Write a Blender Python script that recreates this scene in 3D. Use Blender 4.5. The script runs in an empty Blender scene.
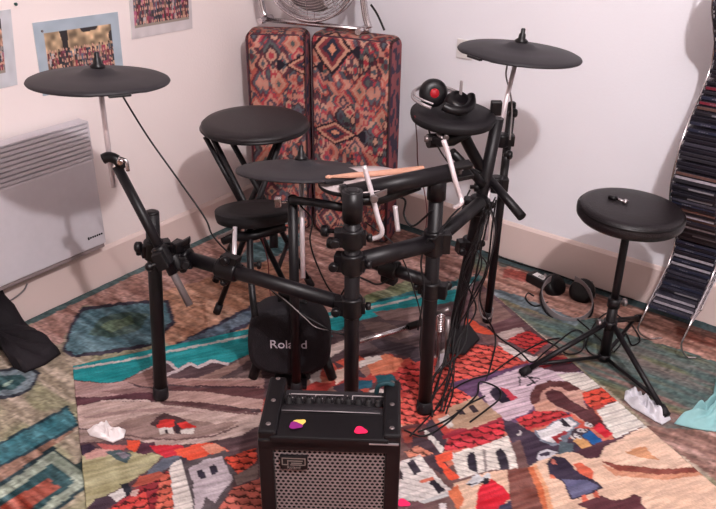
import bpy, bmesh, math, random
import numpy as np
from mathutils import Vector, Matrix
random.seed(7); rng = np.random.default_rng(11)
S = bpy.context.scene; COL = S.collection
# ------------------------------------------------------------------ camera (room frame: corner at origin,
# left wall is the plane x=0, right wall the plane y=0.05, metres)
F = 794.0
PIT, ROL, YAW = math.radians(27.66), math.radians(.60), math.radians(-37.25)
fw = np.array([math.cos(PIT)*math.sin(YAW), math.cos(PIT)*math.cos(YAW), -math.sin(PIT)])
_r = np.array([math.cos(YAW), -math.sin(YAW), 0.]); _u = np.cross(_r, fw)
CR = _r*math.cos(ROL)+_u*math.sin(ROL); CU = -_r*math.sin(ROL)+_u*math.cos(ROL)
CP = np.array([2.270, -2.508, 1.45])
def ray(x, y): return fw+CR*(x-358)/F-CU*(y-254.5)/F
def hz(x, y, z=0.): d = ray(x, y); return CP+d*(z-CP[2])/d[2]
def dp(x, y, t): return CP+ray(x, y)*t
def wx(x, y, X=0.): d = ray(x, y); return CP+d*(X-CP[0])/d[0]
def wy(x, y, Y=0.05): d = ray(x, y); return CP+d*(Y-CP[1])/d[1]
def project(P):
    v = np.asarray(P)-CP; t = v@fw
    return 358+F*(v@CR)/t, 254.5-F*(v@CU)/t
RD = np.array([.796, .605, 0.]); FD = np.array([-.605, .796, 0.]); UP = np.array([0, 0, 1.])   # across / away from the viewer, on the floor
def A3(*p): return np.array(p, float)

cam = bpy.data.cameras.new('camera'); co = bpy.data.objects.new('camera', cam); COL.objects.link(co)
cam.sensor_width = 36; cam.lens = F*36/716; cam.clip_start = .02
m = Matrix.Identity(4)
for i in range(3):
    m[i][0] = CR[i]; m[i][1] = CU[i]; m[i][2] = -fw[i]; m[i][3] = CP[i]
co.matrix_world = m; S.camera = co

# ------------------------------------------------------------------ materials
def lin(c):
    c = c/255.; return c/12.92 if c <= .04045 else ((c+.055)/1.055)**2.4
def L3(rgb): return tuple(lin(float(c)) for c in rgb)
def mat(name, rgb, rough=.6, metal=0., noise=.0, scale=40., bump=0., bscale=200., coat=0., spec=.32):
    M = bpy.data.materials.new(name); M.use_nodes = True; nt = M.node_tree; b = nt.nodes['Principled BSDF']
    c = L3(rgb); b.inputs['Base Color'].default_value = (*c, 1); b.inputs['Roughness'].default_value = rough
    b.inputs['Metallic'].default_value = metal; b.inputs['Coat Weight'].default_value = coat
    b.inputs['Specular IOR Level'].default_value = spec
    tc = nt.nodes.new('ShaderNodeTexCoord')
    n = nt.nodes.new('ShaderNodeTexNoise'); n.inputs['Scale'].default_value = scale; n.inputs['Detail'].default_value = 5
    nt.links.new(tc.outputs['Object'], n.inputs['Vector'])
    mr = nt.nodes.new('ShaderNodeMapRange'); mr.inputs[1].default_value = .3; mr.inputs[2].default_value = .7
    mr.inputs[3].default_value = 1-noise; mr.inputs[4].default_value = 1+noise
    nt.links.new(n.outputs[0], mr.inputs[0])
    mx = nt.nodes.new('ShaderNodeVectorMath'); mx.operation = 'SCALE'; mx.inputs[0].default_value = c
    nt.links.new(mr.outputs[0], mx.inputs['Scale']); nt.links.new(mx.outputs[0], b.inputs['Base Color'])
    if bump:
        n2 = nt.nodes.new('ShaderNodeTexNoise'); n2.inputs['Scale'].default_value = bscale
        nt.links.new(tc.outputs['Object'], n2.inputs['Vector'])
        bp = nt.nodes.new('ShaderNodeBump'); bp.inputs['Strength'].default_value = bump; bp.inputs['Distance'].default_value = .004
        nt.links.new(n2.outputs[0], bp.inputs['Height']); nt.links.new(bp.outputs[0], b.inputs['Normal'])
    return M
def vmat(name, rough=.9, gain=1., bump=.5, bscale=400., spec=.2, coat=0.):
    M = bpy.data.materials.new(name); M.use_nodes = True; nt = M.node_tree; b = nt.nodes['Principled BSDF']
    a = nt.nodes.new('ShaderNodeAttribute'); a.attribute_name = 'Col'
    v = nt.nodes.new('ShaderNodeVectorMath'); v.operation = 'SCALE'; v.inputs['Scale'].default_value = gain
    nt.links.new(a.outputs['Color'], v.inputs[0]); nt.links.new(v.outputs[0], b.inputs['Base Color'])
    b.inputs['Roughness'].default_value = rough; b.inputs['Specular IOR Level'].default_value = spec
    b.inputs['Coat Weight'].default_value = coat
    if bump:
        tc = nt.nodes.new('ShaderNodeTexCoord'); n2 = nt.nodes.new('ShaderNodeTexNoise'); n2.inputs['Scale'].default_value = bscale
        nt.links.new(tc.outputs['Object'], n2.inputs['Vector'])
        bp = nt.nodes.new('ShaderNodeBump'); bp.inputs['Strength'].default_value = bump; bp.inputs['Distance'].default_value = .003
        nt.links.new(n2.outputs[0], bp.inputs['Height']); nt.links.new(bp.outputs[0], b.inputs['Normal'])
    return M
M_wallL = mat('wall paint left', (240, 228, 226), .9, noise=.015, scale=3, bump=.15, bscale=120)
M_wallR = mat('wall paint right', (238, 237, 243), .9, noise=.015, scale=3, bump=.15, bscale=120)
M_base = mat('baseboard paint', (222, 202, 196), .6, noise=.02, scale=4)
M_ceil = mat('ceiling paint', (200, 196, 194), .9); M_wallN = mat('wall paint near', (165, 156, 152), .9)
M_floor = mat('floor boards', (120, 84, 60), .6, noise=.2, scale=8)
M_blk = mat('black powder coat', (15, 11, 15), .45, noise=.1, scale=60)
M_plastic = mat('black plastic', (13, 10, 13), .4, noise=.1)
M_rubber = mat('black rubber', (24, 20, 24), .62, noise=.12, scale=30, bump=.2, bscale=300)
M_cym = mat('cymbal rubber', (38, 35, 39), .55, noise=.12, scale=14)
M_vinyl = mat('black vinyl', (24, 18, 21), .42, noise=.12, scale=25, bump=.35, bscale=260)
M_chrome = mat('chrome', (205, 198, 200), .22, metal=1., noise=.05)
M_whiteRod = mat('bright plated steel', (228, 218, 222), .4, metal=.55, noise=.05)
M_steel = mat('dull steel', (130, 120, 120), .4, metal=.8, noise=.1)
M_greytube = mat('grey tube', (98, 88, 88), .5, noise=.1)
M_heater = mat('heater enamel', (204, 198, 204), .5, noise=.02)
M_dark = mat('dark recess', (12, 11, 13), .9)
M_grey = mat('heater lower edge', (140, 125, 125), .6)
M_white = mat('white plastic', (225, 222, 220), .5)
M_lets = mat('pale lettering', (205, 195, 205), .5)
M_red = mat('red badge', (160, 22, 34), .5)
M_cable = mat('black cable', (20, 17, 19), .5)
M_redcable = mat('dark red cord', (95, 28, 34), .5)
M_greycable = mat('grey cable', (125, 118, 118), .5)
M_wood = mat('hickory stick', (196, 146, 124), .6, noise=.1, scale=50)
M_paper = mat('white tissue', (236, 228, 228), .9, bump=.3, bscale=60)
M_cloth = mat('white cotton', (205, 203, 210), .9, noise=.06, bump=.5, bscale=90)
M_turq = mat('turquoise cloth', (140, 186, 188), .9, noise=.05, bump=.4, bscale=70)
M_bag = mat('black cloth', (24, 19, 24), .8, noise=.35, scale=9, bump=.7, bscale=60)
M_mesh = mat('pale mesh head', (198, 184, 184), .7, noise=.03)
M_clear = mat('foam rim', (20, 17, 20), .7)
M_silver = mat('silver headband', (158, 150, 152), .4, metal=.5)

# ------------------------------------------------------------------ mesh builder
class MB:
    def __init__(s): s.v = []; s.f = []; s.sm = []
    def add(s, V, Fc, smooth=True):
        o = len(s.v); s.v += [tuple(map(float, p)) for p in V]; s.f += [tuple(i+o for i in f) for f in Fc]; s.sm += [smooth]*len(Fc); return s
    def box(s, c, size, ax=None):
        ax = np.eye(3) if ax is None else np.array(ax, float); c = np.array(c, float); h = np.array(size)/2
        V = [c+ax[0]*h[0]*i+ax[1]*h[1]*j+ax[2]*h[2]*k for i in (-1, 1) for j in (-1, 1) for k in (-1, 1)]
        return s.add(V, [(0, 1, 3, 2), (4, 6, 7, 5), (0, 4, 5, 1), (2, 3, 7, 6), (0, 2, 6, 4), (1, 5, 7, 3)], False)
    def tube(s, pts, r, n=14, closed=False, caps=True):
        P = [np.array(p, float) for p in pts]; m = len(P); R = r if hasattr(r, '__len__') else [r]*m
        T = []
        for i in range(m):
            a = P[(i-1) % m] if (closed or i > 0) else P[i]; b = P[(i+1) % m] if (closed or i < m-1) else P[i]
            t = b-a; T.append(t/(np.linalg.norm(t)+1e-12))
        ref = A3(0, 0, 1) if abs(T[0][2]) < .9 else A3(1, 0, 0)
        N = np.cross(T[0], ref); N /= np.linalg.norm(N); V = []
        for i in range(m):
            N = N-T[i]*(N@T[i]); N /= np.linalg.norm(N); B = np.cross(T[i], N)
            for k in range(n):
                a = 2*math.pi*k/n; V.append(P[i]+(N*math.cos(a)+B*math.sin(a))*R[i])
        Fc = []
        for i in range(m if closed else m-1):
            j = (i+1) % m
            for k in range(n): Fc.append((i*n+k, i*n+(k+1) % n, j*n+(k+1) % n, j*n+k))
        s.add(V, Fc)
        if caps and not closed:
            s.add(V[:n], [tuple(range(n))[::-1]], False); s.add(V[-n:], [tuple(range(n))], False)
        return s
    def cyl(s, a, b, r, n=20): return s.tube([a, b], r, n)
    def lathe(s, o, axis, prof, n=40, ref=None, sx=1., sy=1., cap=True):
        o = np.array(o, float); ax = np.array(axis, float); ax /= np.linalg.norm(ax)
        ref = (A3(1, 0, 0) if abs(ax[0]) < .8 else A3(0, 1, 0)) if ref is None else np.array(ref, float)
        X = ref-ax*(ref@ax); X /= np.linalg.norm(X); Y = np.cross(ax, X); V = []
        for r, h in prof:
            for k in range(n):
                a = 2*math.pi*k/n; V.append(o+ax*h+X*r*sx*math.cos(a)+Y*r*sy*math.sin(a))
        Fc = [(i*n+k, i*n+(k+1) % n, (i+1)*n+(k+1) % n, (i+1)*n+k) for i in range(len(prof)-1) for k in range(n)]
        s.add(V, Fc)
        if cap:
            s.add(V[:n], [tuple(range(n))[::-1]], False); s.add(V[-n:], [tuple(range(n))], False)
        return s
    def grid(s, fn, nu, nv, smooth=True, wrap=False):
        V = [fn(i/nu, j/nv) for j in range(nv+1) for i in range(nu+1)]; w = nu+1
        return s.add(V, [(j*w+i, j*w+i+1, (j+1)*w+i+1, (j+1)*w+i) for j in range(nv) for i in range(nu)], smooth)
def spline(pts, n=8):
    P = [np.array(p, float) for p in pts]; P = [2*P[0]-P[1]]+P+[2*P[-1]-P[-2]]; out = []
    for i in range(1, len(P)-2):
        for k in range(n):
            t = k/n; a, b, c, d = P[i-1:i+3]
            out.append(.5*((2*b)+(-a+c)*t+(2*a-5*b+4*c-d)*t*t+(-a+3*b-3*c+d)*t**3))
    out.append(P[-2]); return out
def thing(name, label, cat, loc, group=None):
    o = bpy.data.objects.new(name, None); COL.objects.link(o); o.location = tuple(loc); o.empty_display_size = .05
    return tag(o, label, cat, group)
def tag(o, label, cat, group=None):
    o['label'] = label; o['category'] = cat
    if group: o['group'] = group
    return o
def root_loc(p):
    while p is not None and p.parent is not None: p = p.parent
    return np.array(p.location) if p is not None else np.zeros(3)
def obj(name, mb, M, parent=None, bevel=0., loc=None, label=None, recalc=True, split=False):
    if split:      # every loose piece becomes a part of its own
        bm = bmesh.new(); vs = [bm.verts.new(v) for v in mb.v]; inv = {}
        for f, s_ in zip(mb.f, mb.sm):
            try: q = bm.faces.new([vs[i] for i in f]); q.smooth = s_
            except ValueError: pass
        bmesh.ops.remove_doubles(bm, verts=bm.verts, dist=1e-6); bm.verts.ensure_lookup_table(); seen = set(); out = None
        for v in bm.verts:
            if v.index in seen or not v.link_faces: continue
            comp = []; st_ = [v]; seen.add(v.index)
            while st_:
                w = st_.pop(); comp.append(w)
                for e in w.link_edges:
                    o_ = e.other_vert(w)
                    if o_.index not in seen: seen.add(o_.index); st_.append(o_)
            ix = {w.index: k for k, w in enumerate(comp)}; m2 = MB(); m2.v = [tuple(w.co) for w in comp]
            fs = {f for w in comp for f in w.link_faces}
            for f in sorted(fs, key=lambda f: f.index): m2.f.append(tuple(ix[w.index] for w in f.verts)); m2.sm.append(f.smooth)
            out = obj(name, m2, M, parent, bevel, loc, label, recalc)
        bm.free(); return out
    base = root_loc(parent) if parent is not None else (np.array(loc, float) if loc is not None else np.zeros(3))
    me = bpy.data.meshes.new(name); V = np.array(mb.v)-base
    me.from_pydata([tuple(p) for p in V], [], mb.f); me.polygons.foreach_set('use_smooth', mb.sm)
    me.materials.append(M)
    if recalc:
        bm = bmesh.new(); bm.from_mesh(me); bmesh.ops.remove_doubles(bm, verts=bm.verts, dist=1e-6)
        bmesh.ops.recalc_face_normals(bm, faces=bm.faces); bm.to_mesh(me); bm.free()
    o = bpy.data.objects.new(name, me); COL.objects.link(o)
    if parent is not None: o.parent = parent
    elif loc is not None: o.location = tuple(base)
    if bevel:
        b = o.modifiers.new('bevel', 'BEVEL'); b.width = bevel; b.segments = 2; b.limit_method = 'ANGLE'
    if label: o['label'] = label
    return o
def grid_obj(name, X, Y, Z, colr, M, parent=None, loc=(0, 0, 0), thick=0.):
    """dense woven / printed surface: arrays (nv,nu) of coordinates, colours (nv,nu,3) in sRGB 0-255"""
    nv, nu = X.shape; base = root_loc(parent) if parent is not None else np.array(loc, float)
    V = np.stack([X, Y, Z], -1).reshape(-1, 3)-base
    i = np.arange(nu-1)[None, :]; j = np.arange(nv-1)[:, None]; a = (j*nu+i).ravel()
    Fc = np.stack([a, a+1, a+nu+1, a+nu], 1)
    C = np.clip(colr.reshape(-1, 3)/255., 0, 1); C = np.where(C <= .04045, C/12.92, ((C+.055)/1.055)**2.4)
    if thick:      # skirt round the border going down by 'thick'
        rim = np.concatenate([np.arange(nu), np.arange(1, nv)*nu+nu-1, (nv-1)*nu+np.arange(nu-2, -1, -1), np.arange(nv-2, 0, -1)*nu])
        n0 = len(V); D = V[rim].copy(); D[:, 2] -= thick; V = np.vstack([V, D]); C = np.vstack([C, C[rim]])
        k = np.arange(len(rim)); k2 = (k+1) % len(rim)
        Fc = np.vstack([Fc, np.stack([rim[k2], rim[k], n0+k, n0+k2], 1)])
    me = bpy.data.meshes.new(name); me.vertices.add(len(V)); me.vertices.foreach_set('co', V.ravel())
    me.loops.add(len(Fc)*4); me.loops.foreach_set('vertex_index', Fc.ravel().astype(np.int32))
    me.polygons.add(len(Fc)); me.polygons.foreach_set('loop_start', (np.arange(len(Fc))*4).astype(np.int32))
    me.update(calc_edges=True); me.validate()
    at = me.color_attributes.new('Col', 'FLOAT_COLOR', 'POINT')
    at.data.foreach_set('color', np.hstack([C, np.ones((len(C), 1))]).astype(np.float32).ravel())
    me.materials.append(M); me.polygons.foreach_set('use_smooth', [True]*len(me.polygons))
    o = bpy.data.objects.new(name, me); COL.objects.link(o)
    if parent is not None: o.parent = parent
    else: o.location = tuple(base)
    return o
def inpoly(px, py, poly):
    P = np.array(poly, float); r = np.zeros(px.shape, bool)
    bb = (px >= P[:, 0].min()) & (px <= P[:, 0].max()) & (py >= P[:, 1].min()) & (py <= P[:, 1].max())
    x = px[bb]; y = py[bb]; q = np.zeros(x.shape, bool); n = len(P)
    for i in range(n):
        x0, y0 = P[i]; x1, y1 = P[(i+1) % n]
        if y0 == y1: continue
        c = ((y0 > y) != (y1 > y)) & (x < (x1-x0)*(y-y0)/(y1-y0)+x0); q ^= c
    r[bb] = q; return r
def vnoise(x, y, seed=0):
    """smooth value noise in 0..1 on arrays"""
    g = np.random.default_rng(seed).random((256, 256)); xi = np.floor(x).astype(int); yi = np.floor(y).astype(int)
    fx = x-xi; fy = y-yi; fx = fx*fx*(3-2*fx); fy = fy*fy*(3-2*fy); xi &= 255; yi &= 255; x2 = (xi+1) & 255; y2 = (yi+1) & 255
    return (g[yi, xi]*(1-fx)+g[yi, x2]*fx)*(1-fy)+(g[y2, xi]*(1-fx)+g[y2, x2]*fx)*fy
def struct(name, mb, M, bevel=0):
    o = obj(name, mb, M, bevel=bevel); o['kind'] = 'structure'; return o

# ------------------------------------------------------------------ room shell
XR, YB, ZC = 3.7, -3.9, 2.5
struct('floor', MB().box(((XR)/2, (YB+.05)/2, -.062), (XR+.2, -YB+.25, .1)), M_floor)
struct('ceiling', MB().box((XR/2, (YB+.05)/2, ZC+.05), (XR+.2, -YB+.25, .1)), M_ceil)
struct('wall_left', MB().box((-.05, (YB+.05)/2, ZC/2-.006), (.1, -YB+.05, ZC+.012)), M_wallL)
struct('wall_right', MB().box((XR/2, .1, ZC/2-.006), (XR+.2, .1, ZC+.012)), M_wallR)
struct('wall_near', MB().box((XR/2, YB-.05, ZC/2-.006), (XR+.2, .1, ZC+.012)), M_wallN)
struct('wall_far_right', MB().box((XR+.05, (YB+.05)/2, ZC/2-.006), (.1, -YB+.05, ZC+.012)), M_wallN)
bb = MB(); bb.add([(0, YB, -.012), (.012, YB, -.012), (.012, YB, .128), (.005, YB, .137), (0, YB, .14),
                   (0, .05, -.012), (.012, .05, -.012), (.012, .05, .128), (.005, .05, .137), (0, .05, .14)],
    [(0, 1, 2, 3, 4), (9, 8, 7, 6, 5), (0, 5, 6, 1), (1, 6, 7, 2), (2, 7, 8, 3), (3, 8, 9, 4), (4, 9, 5, 0)], False)
struct('baseboard_left', bb, M_base)
bb = MB(); bb.add([(.012, .05, -.012), (.012, .038, -.012), (.012, .038, .138), (.012, .045, .147), (.012, .05, .15),
                   (XR, .05, -.012), (XR, .038, -.012), (XR, .038, .138), (XR, .045, .147), (XR, .05, .15)],
    [(0, 1, 2, 3, 4), (9, 8, 7, 6, 5), (0, 5, 6, 1), (1, 6, 7, 2), (2, 7, 8, 3), (3, 8, 9, 4), (4, 9, 5, 0)], False)
struct('baseboard_right', bb, M_base)

# ------------------------------------------------------------------ woven floor carpet
M_carpet = vmat('kilim carpet wool', gain=.74, bump=.6, bscale=260)
xs = np.arange(.014, 2.75, .006); ys = np.arange(-2.45, .037, .006); X, Y = np.meshgrid(xs, ys)
PX, PY = project(np.stack([X, Y, np.zeros_like(X)], -1))
jx = PX+2.2*(vnoise(X*45, Y*45, 3)-.5); jy = PY+2.2*(vnoise(X*45, Y*45, 4)-.5)
def c3(*c): return np.array(c, float)
st = vnoise(X*6, Y*55, 21); st2 = vnoise(X*14, Y*90, 22); lo = vnoise(X*3, Y*5, 23)      # long streaks of yarn running along x
C = np.zeros(X.shape+(3,)); C[:] = c3(178, 160, 138)
C += (vnoise(X*8, Y*60, 5)-.5)[..., None]*c3(60, 54, 56)
k = np.clip((vnoise(X*9, Y*26, 6)-.5)*5, 0, 1)[..., None]; C = C*(1-k*.55)+c3(140, 146, 104)*k*.55
def put(poly, col, edge=None, streak=26):
    m_ = inpoly(jx, jy, poly)
    C[m_] = c3(*col)+(st[m_]-.5)[:, None]*streak*1.6+(st2[m_]-.5)[:, None]*streak
    return m_
# back part: rust and rose
put([(20, 330), (215, 215), (300, 170), (500, 235), (520, 300), (440, 320), (250, 345), (180, 348), (160, 300), (82, 306), (60, 345)], (182, 134, 122), streak=40)
put([(118, 318), (160, 292), (265, 262), (300, 262), (262, 345), (180, 350)], (190, 136, 108), streak=40)
# right part: rust by the wall, then pink/green/teal streaks
m_ = inpoly(PX, PY, [(440, 200), (900, 330), (900, 700), (716, 480), (480, 283)])
w = np.clip((st-.35)*3.2, 0, 1)[..., None]; w2 = np.clip((vnoise(X*4, Y*22, 31)-.42)*4, 0, 1)[..., None]
mixc = c3(176, 132, 124)*(1-w)+c3(120, 136, 128)*w; mixc = mixc*(1-w2*.75)+c3(96, 130, 128)*w2*.75
w3 = np.clip((vnoise(X*5, Y*30, 32)-.6)*5, 0, 1)[..., None]; mixc = mixc*(1-w3*.6)+c3(140, 140, 90)*w3*.6
C[m_] = mixc[m_]*.86
put([(495, 250), (716, 323), (760, 335), (760, 380), (690, 352), (640, 338), (600, 318), (560, 320), (478, 290)], (180, 128, 112), streak=44)
put([(505, 268), (540, 277), (536, 285), (502, 277)], (170, 80, 70)); put([(500, 260), (530, 264), (520, 268), (498, 266)], (110, 112, 104))
put([(490, 288), (520, 296), (580, 320), (575, 326), (520, 306), (492, 295)], (108, 122, 130), streak=36)
put([(640, 425), (716, 432), (760, 500), (716, 480)], (166, 124, 112), streak=44)
put([(676, 326), (760, 345), (760, 358), (676, 338)], (150, 92, 78), streak=44)
# left motifs
put([(62, 352), (70, 325), (82, 307), (122, 302), (168, 300), (176, 322), (152, 346), (110, 354), (76, 357)], (58, 50, 66))
put([(66, 350), (72, 327), (84, 310), (122, 305), (165, 303), (171, 322), (150, 343), (110, 350), (76, 354)], (86, 124, 136), streak=36)
put([(88, 334), (100, 318), (128, 312), (150, 314), (140, 330), (112, 338)], (76, 104, 98), streak=44)
put([(100, 328), (108, 321), (130, 316), (134, 324), (112, 332)], (104, 128, 100), streak=44)
put([(176, 344), (205, 329), (262, 300), (268, 316), (215, 340), (190, 348)], (60, 56, 76))
put([(182, 342), (206, 331), (262, 304), (266, 313), (215, 338), (195, 345)], (100, 118, 136), streak=30)
put([(-40, 368), (-5, 369), (30, 366), (40, 372), (32, 390), (12, 398), (-40, 402)], (50, 54, 66))
put([(-40, 371), (-5, 372), (28, 369), (36, 374), (29, 388), (11, 395), (-40, 398)], (130, 146, 156), streak=30)
put([(-40, 376), (0, 376), (22, 374), (26, 380), (14, 389), (-40, 393)], (46, 84, 88), streak=40)
put([(2, 384), (12, 380), (14, 383), (4, 388)], (150, 180, 160))
put([(-60, 468), (0, 442), (68, 405), (79, 426), (0, 468), (-60, 500)], (40, 70, 82))
put([(-60, 472), (0, 445), (68, 408), (77, 424), (0, 465), (-60, 496)], (62, 124, 136), streak=36)
put([(-60, 500), (0, 468), (78, 426), (62, 440), (0, 484), (-60, 520)], (166, 124, 104), streak=40)
put([(-60, 524), (0, 483), (52, 446), (60, 452), (98, 478), (52, 516), (40, 560), (-60, 560)], (46, 70, 78))
put([(-60, 530), (0, 487), (53, 451), (93, 478), (48, 514), (30, 560), (-60, 560)], (158, 170, 152), streak=26)
put([(-60, 545), (0, 500), (50, 464), (75, 481), (36, 512), (20, 560), (-60, 560)], (48, 86, 92), streak=40)
put([(-60, 560), (0, 506), (20, 494), (48, 478), (52, 482), (60, 486), (30, 509), (0, 560)], (186, 92, 74), streak=60)
put([(74, 466), (82, 458), (100, 478), (92, 480)], (48, 66, 66))
# middle back
put([(238, 262), (250, 244), (300, 232), (300, 246), (262, 262)], (84, 122, 128), streak=50)
put([(355, 300), (420, 275), (430, 290), (380, 306)], (128, 136, 100), streak=50)
put([(365, 309), (378, 300), (428, 288), (480, 274), (480, 283), (420, 298)], (46, 112, 120), streak=30)
# border round the edge of the carpet
m_ = X < .045+.004*(vnoise(Y*60, X*0, 8)-.5); C[m_] = c3(84, 110, 112)+(vnoise(X*9, Y*9, 9)[m_]-.5)[:, None]*30
m_ = (X > .045) & (X < .05); C[m_] = c3(44, 52, 56)
m_ = (Y > -.012) & (X > .05); C[m_] = c3(60, 82, 86)+(vnoise(X*20, Y*20, 9)[m_]-.5)[:, None]*30
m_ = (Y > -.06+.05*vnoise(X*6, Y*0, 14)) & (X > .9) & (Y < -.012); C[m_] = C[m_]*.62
hf = vnoise(X*70, Y*160, 15)-.5+.7*(vnoise(X*150, Y*60, 16)-.5)
C *= (1+.38*hf+.2*(rng.random(X.shape)-.5))[..., None]; C = C*.84+C.mean(-1, keepdims=True)*.16
Z = .0018*(vnoise(X*90, Y*30, 12)-.5)
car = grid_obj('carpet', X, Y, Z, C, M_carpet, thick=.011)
tag(car, 'large flat-woven carpet with teal, rust and olive blocks covering the floor to the walls', 'carpet')

# ------------------------------------------------------------------ pictorial tapestry rug
M_tap = vmat('tapestry wool', gain=.8, bump=.6, bscale=300)
TL, TR = hz(73, 368)[:2], hz(478, 283)[:2]
def unit(v): return v/np.linalg.norm(v)
BR = TR+1.75*unit(hz(712, 486)[:2]-TR); BL = TL+1.75*unit(hz(86, 500)[:2]-TL)
nu, nv = 400, 470; U, V = np.meshgrid(np.linspace(0, 1, nu), np.linspace(0, 1, nv))
wob = .004*(vnoise(U*0, V*60, 41)-.5)*((U < .02) | (U > .98))
Q = (1-V)[..., None]*((1-U)[..., None]*TL+U[..., None]*TR)+V[..., None]*((1-U)[..., None]*BL+U[..., None]*BR)
X, Y = Q[..., 0]+wob, Q[..., 1]
PX, PY = project(np.stack([X, Y, np.full_like(X, .008)], -1))
jx = PX+1.2*(vnoise(X*80, Y*80, 3)-.5); jy = PY+1.2*(vnoise(X*80, Y*80, 4)-.5)
st = vnoise(U*14, V*190, 51); st2 = vnoise(U*60, V*60, 52)
HT = np.zeros(X.shape)
C = np.zeros(X.shape+(3,)); C[:] = c3(82, 62, 66)
# village patchwork under everything not traced: irregular patches
pal = [(196, 84, 70), (206, 120, 98), (214, 200, 194), (92, 60, 64), (180, 66, 60), (150, 110, 100), (70, 56, 66)]
cu = np.floor(U*34+1.4*vnoise(U*30, V*30, 61)).astype(int); cv = np.floor(V*44+1.4*vnoise(U*30, V*30, 62)).astype(int)
idx = (cu*7+cv*13+(cu*cv) % 5) % 7; C = np.array(pal, float)[idx]
def T(poly, col, kind=None, ang=0., cell=.030, rib=14, h=0.):
    m_ = inpoly(jx, jy, poly); c = c3(*col)
    if not m_.any(): return m_
    out = np.repeat(c[None], m_.sum(), 0)+(st[m_]-.5)[:, None]*rib*2+(st2[m_]-.5)[:, None]*rib
    if kind == 'tile':
        cell = cell*1.15
        x = X[m_]; y = Y[m_]; a = math.radians(ang); p = x*math.cos(a)+y*math.sin(a); q = -x*math.sin(a)+y*math.cos(a)
        row = np.floor(q/(cell*.72)); fp = (p/cell+.5*(row % 2)) % 1; fq = q/(cell*.72)-row
        y0_ = 2.0*(fp-.5)**2; edge = (np.abs(fq-y0_-.04) < .13) | ((fq < y0_+.1) & (np.abs(fp-.5) > .42)) | ((fq > .9) & (np.abs(fp) < .08))
        sh = 1.02+.30*(vnoise(np.floor(p/cell+.5*(row % 2))*3.3, row*2.7, 71)-.5)
        out = out*sh[:, None]; out[edge] = c*.42
        HT[m_] = np.where(edge, -.001, .0012)
    if kind == 'rows':
        x = X[m_]; y = Y[m_]; a = math.radians(ang); q = -x*math.sin(a)+y*math.cos(a); f = (q/cell) % 1
        out[f < .2] = c*.82
        HT[m_] = np.where(f < .2, -.001, .001)
    C[m_] = out; return m_
def D(x, y, r, col, sy=1.): return T([(x+r*math.cos(a*.524), y+r*sy*math.sin(a*.524)) for a in range(12)], col, rib=4)
def LN(pts, w, col):
    for (x0, y0), (x1, y1) in zip(pts, pts[1:]):
        d = math.hypot(x1-x0, y1-y0); nx, ny = -(y1-y0)/d*w/2, (x1-x0)/d*w/2
        T([(x0+nx, y0+ny), (x1+nx, y1+ny), (x1-nx, y1-ny), (x0-nx, y0-ny)], col, rib=4)
# mountains, sky and fields
T([(60, 360), (500, 270), (500, 300), (430, 350), (340, 360), (262, 400), (258, 470), (70, 440)], (84, 64, 68))
T([(60, 355), (500, 265), (500, 290), (478, 296), (440, 304), (361, 320), (340, 334), (328, 338), (262, 356), (245, 356), (229, 363), (211, 360), (198, 366), (190, 362), (176, 369), (168, 364), (152, 366), (137, 373), (122, 381), (108, 383), (60, 379)], (38, 146, 150), rib=12)
LN([(60, 371), (120, 361.5), (250, 335.5), (420, 296.5), (480, 282)], 2.2, (196, 190, 186))
T([(60, 380), (108, 383.5), (124, 381), (140, 388), (156, 392), (110, 397), (60, 398)], (178, 146, 142))
T([(137, 374), (150, 368), (153, 369), (153, 388), (142, 386), (124, 381)], (166, 130, 124))
T([(100, 392), (140, 387), (160, 391), (125, 395)], (140, 108, 106))
T([(66, 397), (100, 397), (150, 392), (180, 398), (150, 401), (105, 400), (66, 409)], (92, 56, 64))
LN([(166, 362), (171, 364), (177, 369.5)], 3, (206, 190, 192)); LN([(166, 375), (176, 371.5), (190, 363.5), (198, 367.5), (211, 361), (229, 364)], 3, (206, 190, 192)); LN([(138, 374), (148, 369), (153, 367)], 1.6, (200, 186, 186))
T([(195, 379), (232, 364), (250, 354), (257, 349), (262, 378)], (146, 116, 108)); T([(218, 379), (240, 367), (254, 356), (255, 379)], (90, 72, 74)); T([(232, 379), (243, 372), (253, 366), (256, 379)], (116, 94, 92))
T([(167, 378), (200, 380), (264, 378), (264, 388), (200, 387), (168, 384)], (160, 122, 116)); T([(168, 386), (200, 388), (264, 388), (264, 402), (215, 395), (170, 390)], (98, 62, 64))
T([(165, 391), (200, 391), (240, 397), (264, 400), (262, 410), (215, 404), (158, 402)], (184, 150, 142)); T([(160, 401), (200, 402), (255, 411), (235, 413), (200, 408), (158, 405)], (92, 60, 62))
T([(66, 409), (105, 401), (160, 402), (200, 407), (235, 412), (262, 413), (262, 420), (240, 434), (200, 442), (150, 444), (112, 432), (66, 426)], (192, 166, 158))
T([(66, 427), (100, 432), (112, 432), (125, 442), (100, 444), (66, 444)], (150, 128, 122)); T([(80, 418), (110, 412), (170, 407), (205, 413), (140, 412), (100, 418)], (166, 138, 134))
T([(108, 430), (125, 420), (155, 413), (215, 424), (240, 421), (215, 436), (180, 440), (150, 442), (126, 438)], (150, 124, 118))
T([(140, 440), (195, 440), (240, 426), (262, 418), (262, 424), (240, 436), (200, 444), (150, 446)], (188, 164, 156))
T([(150, 424), (158, 417), (164, 413), (172, 415), (186, 420), (190, 428), (176, 431), (160, 430)], (76, 50, 52))
T([(156, 426), (161, 420), (173, 419), (176, 424), (172, 428), (158, 429)], (206, 50, 46)); T([(176, 424), (186, 421), (198, 428), (182, 429)], (206, 50, 46))
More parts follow.
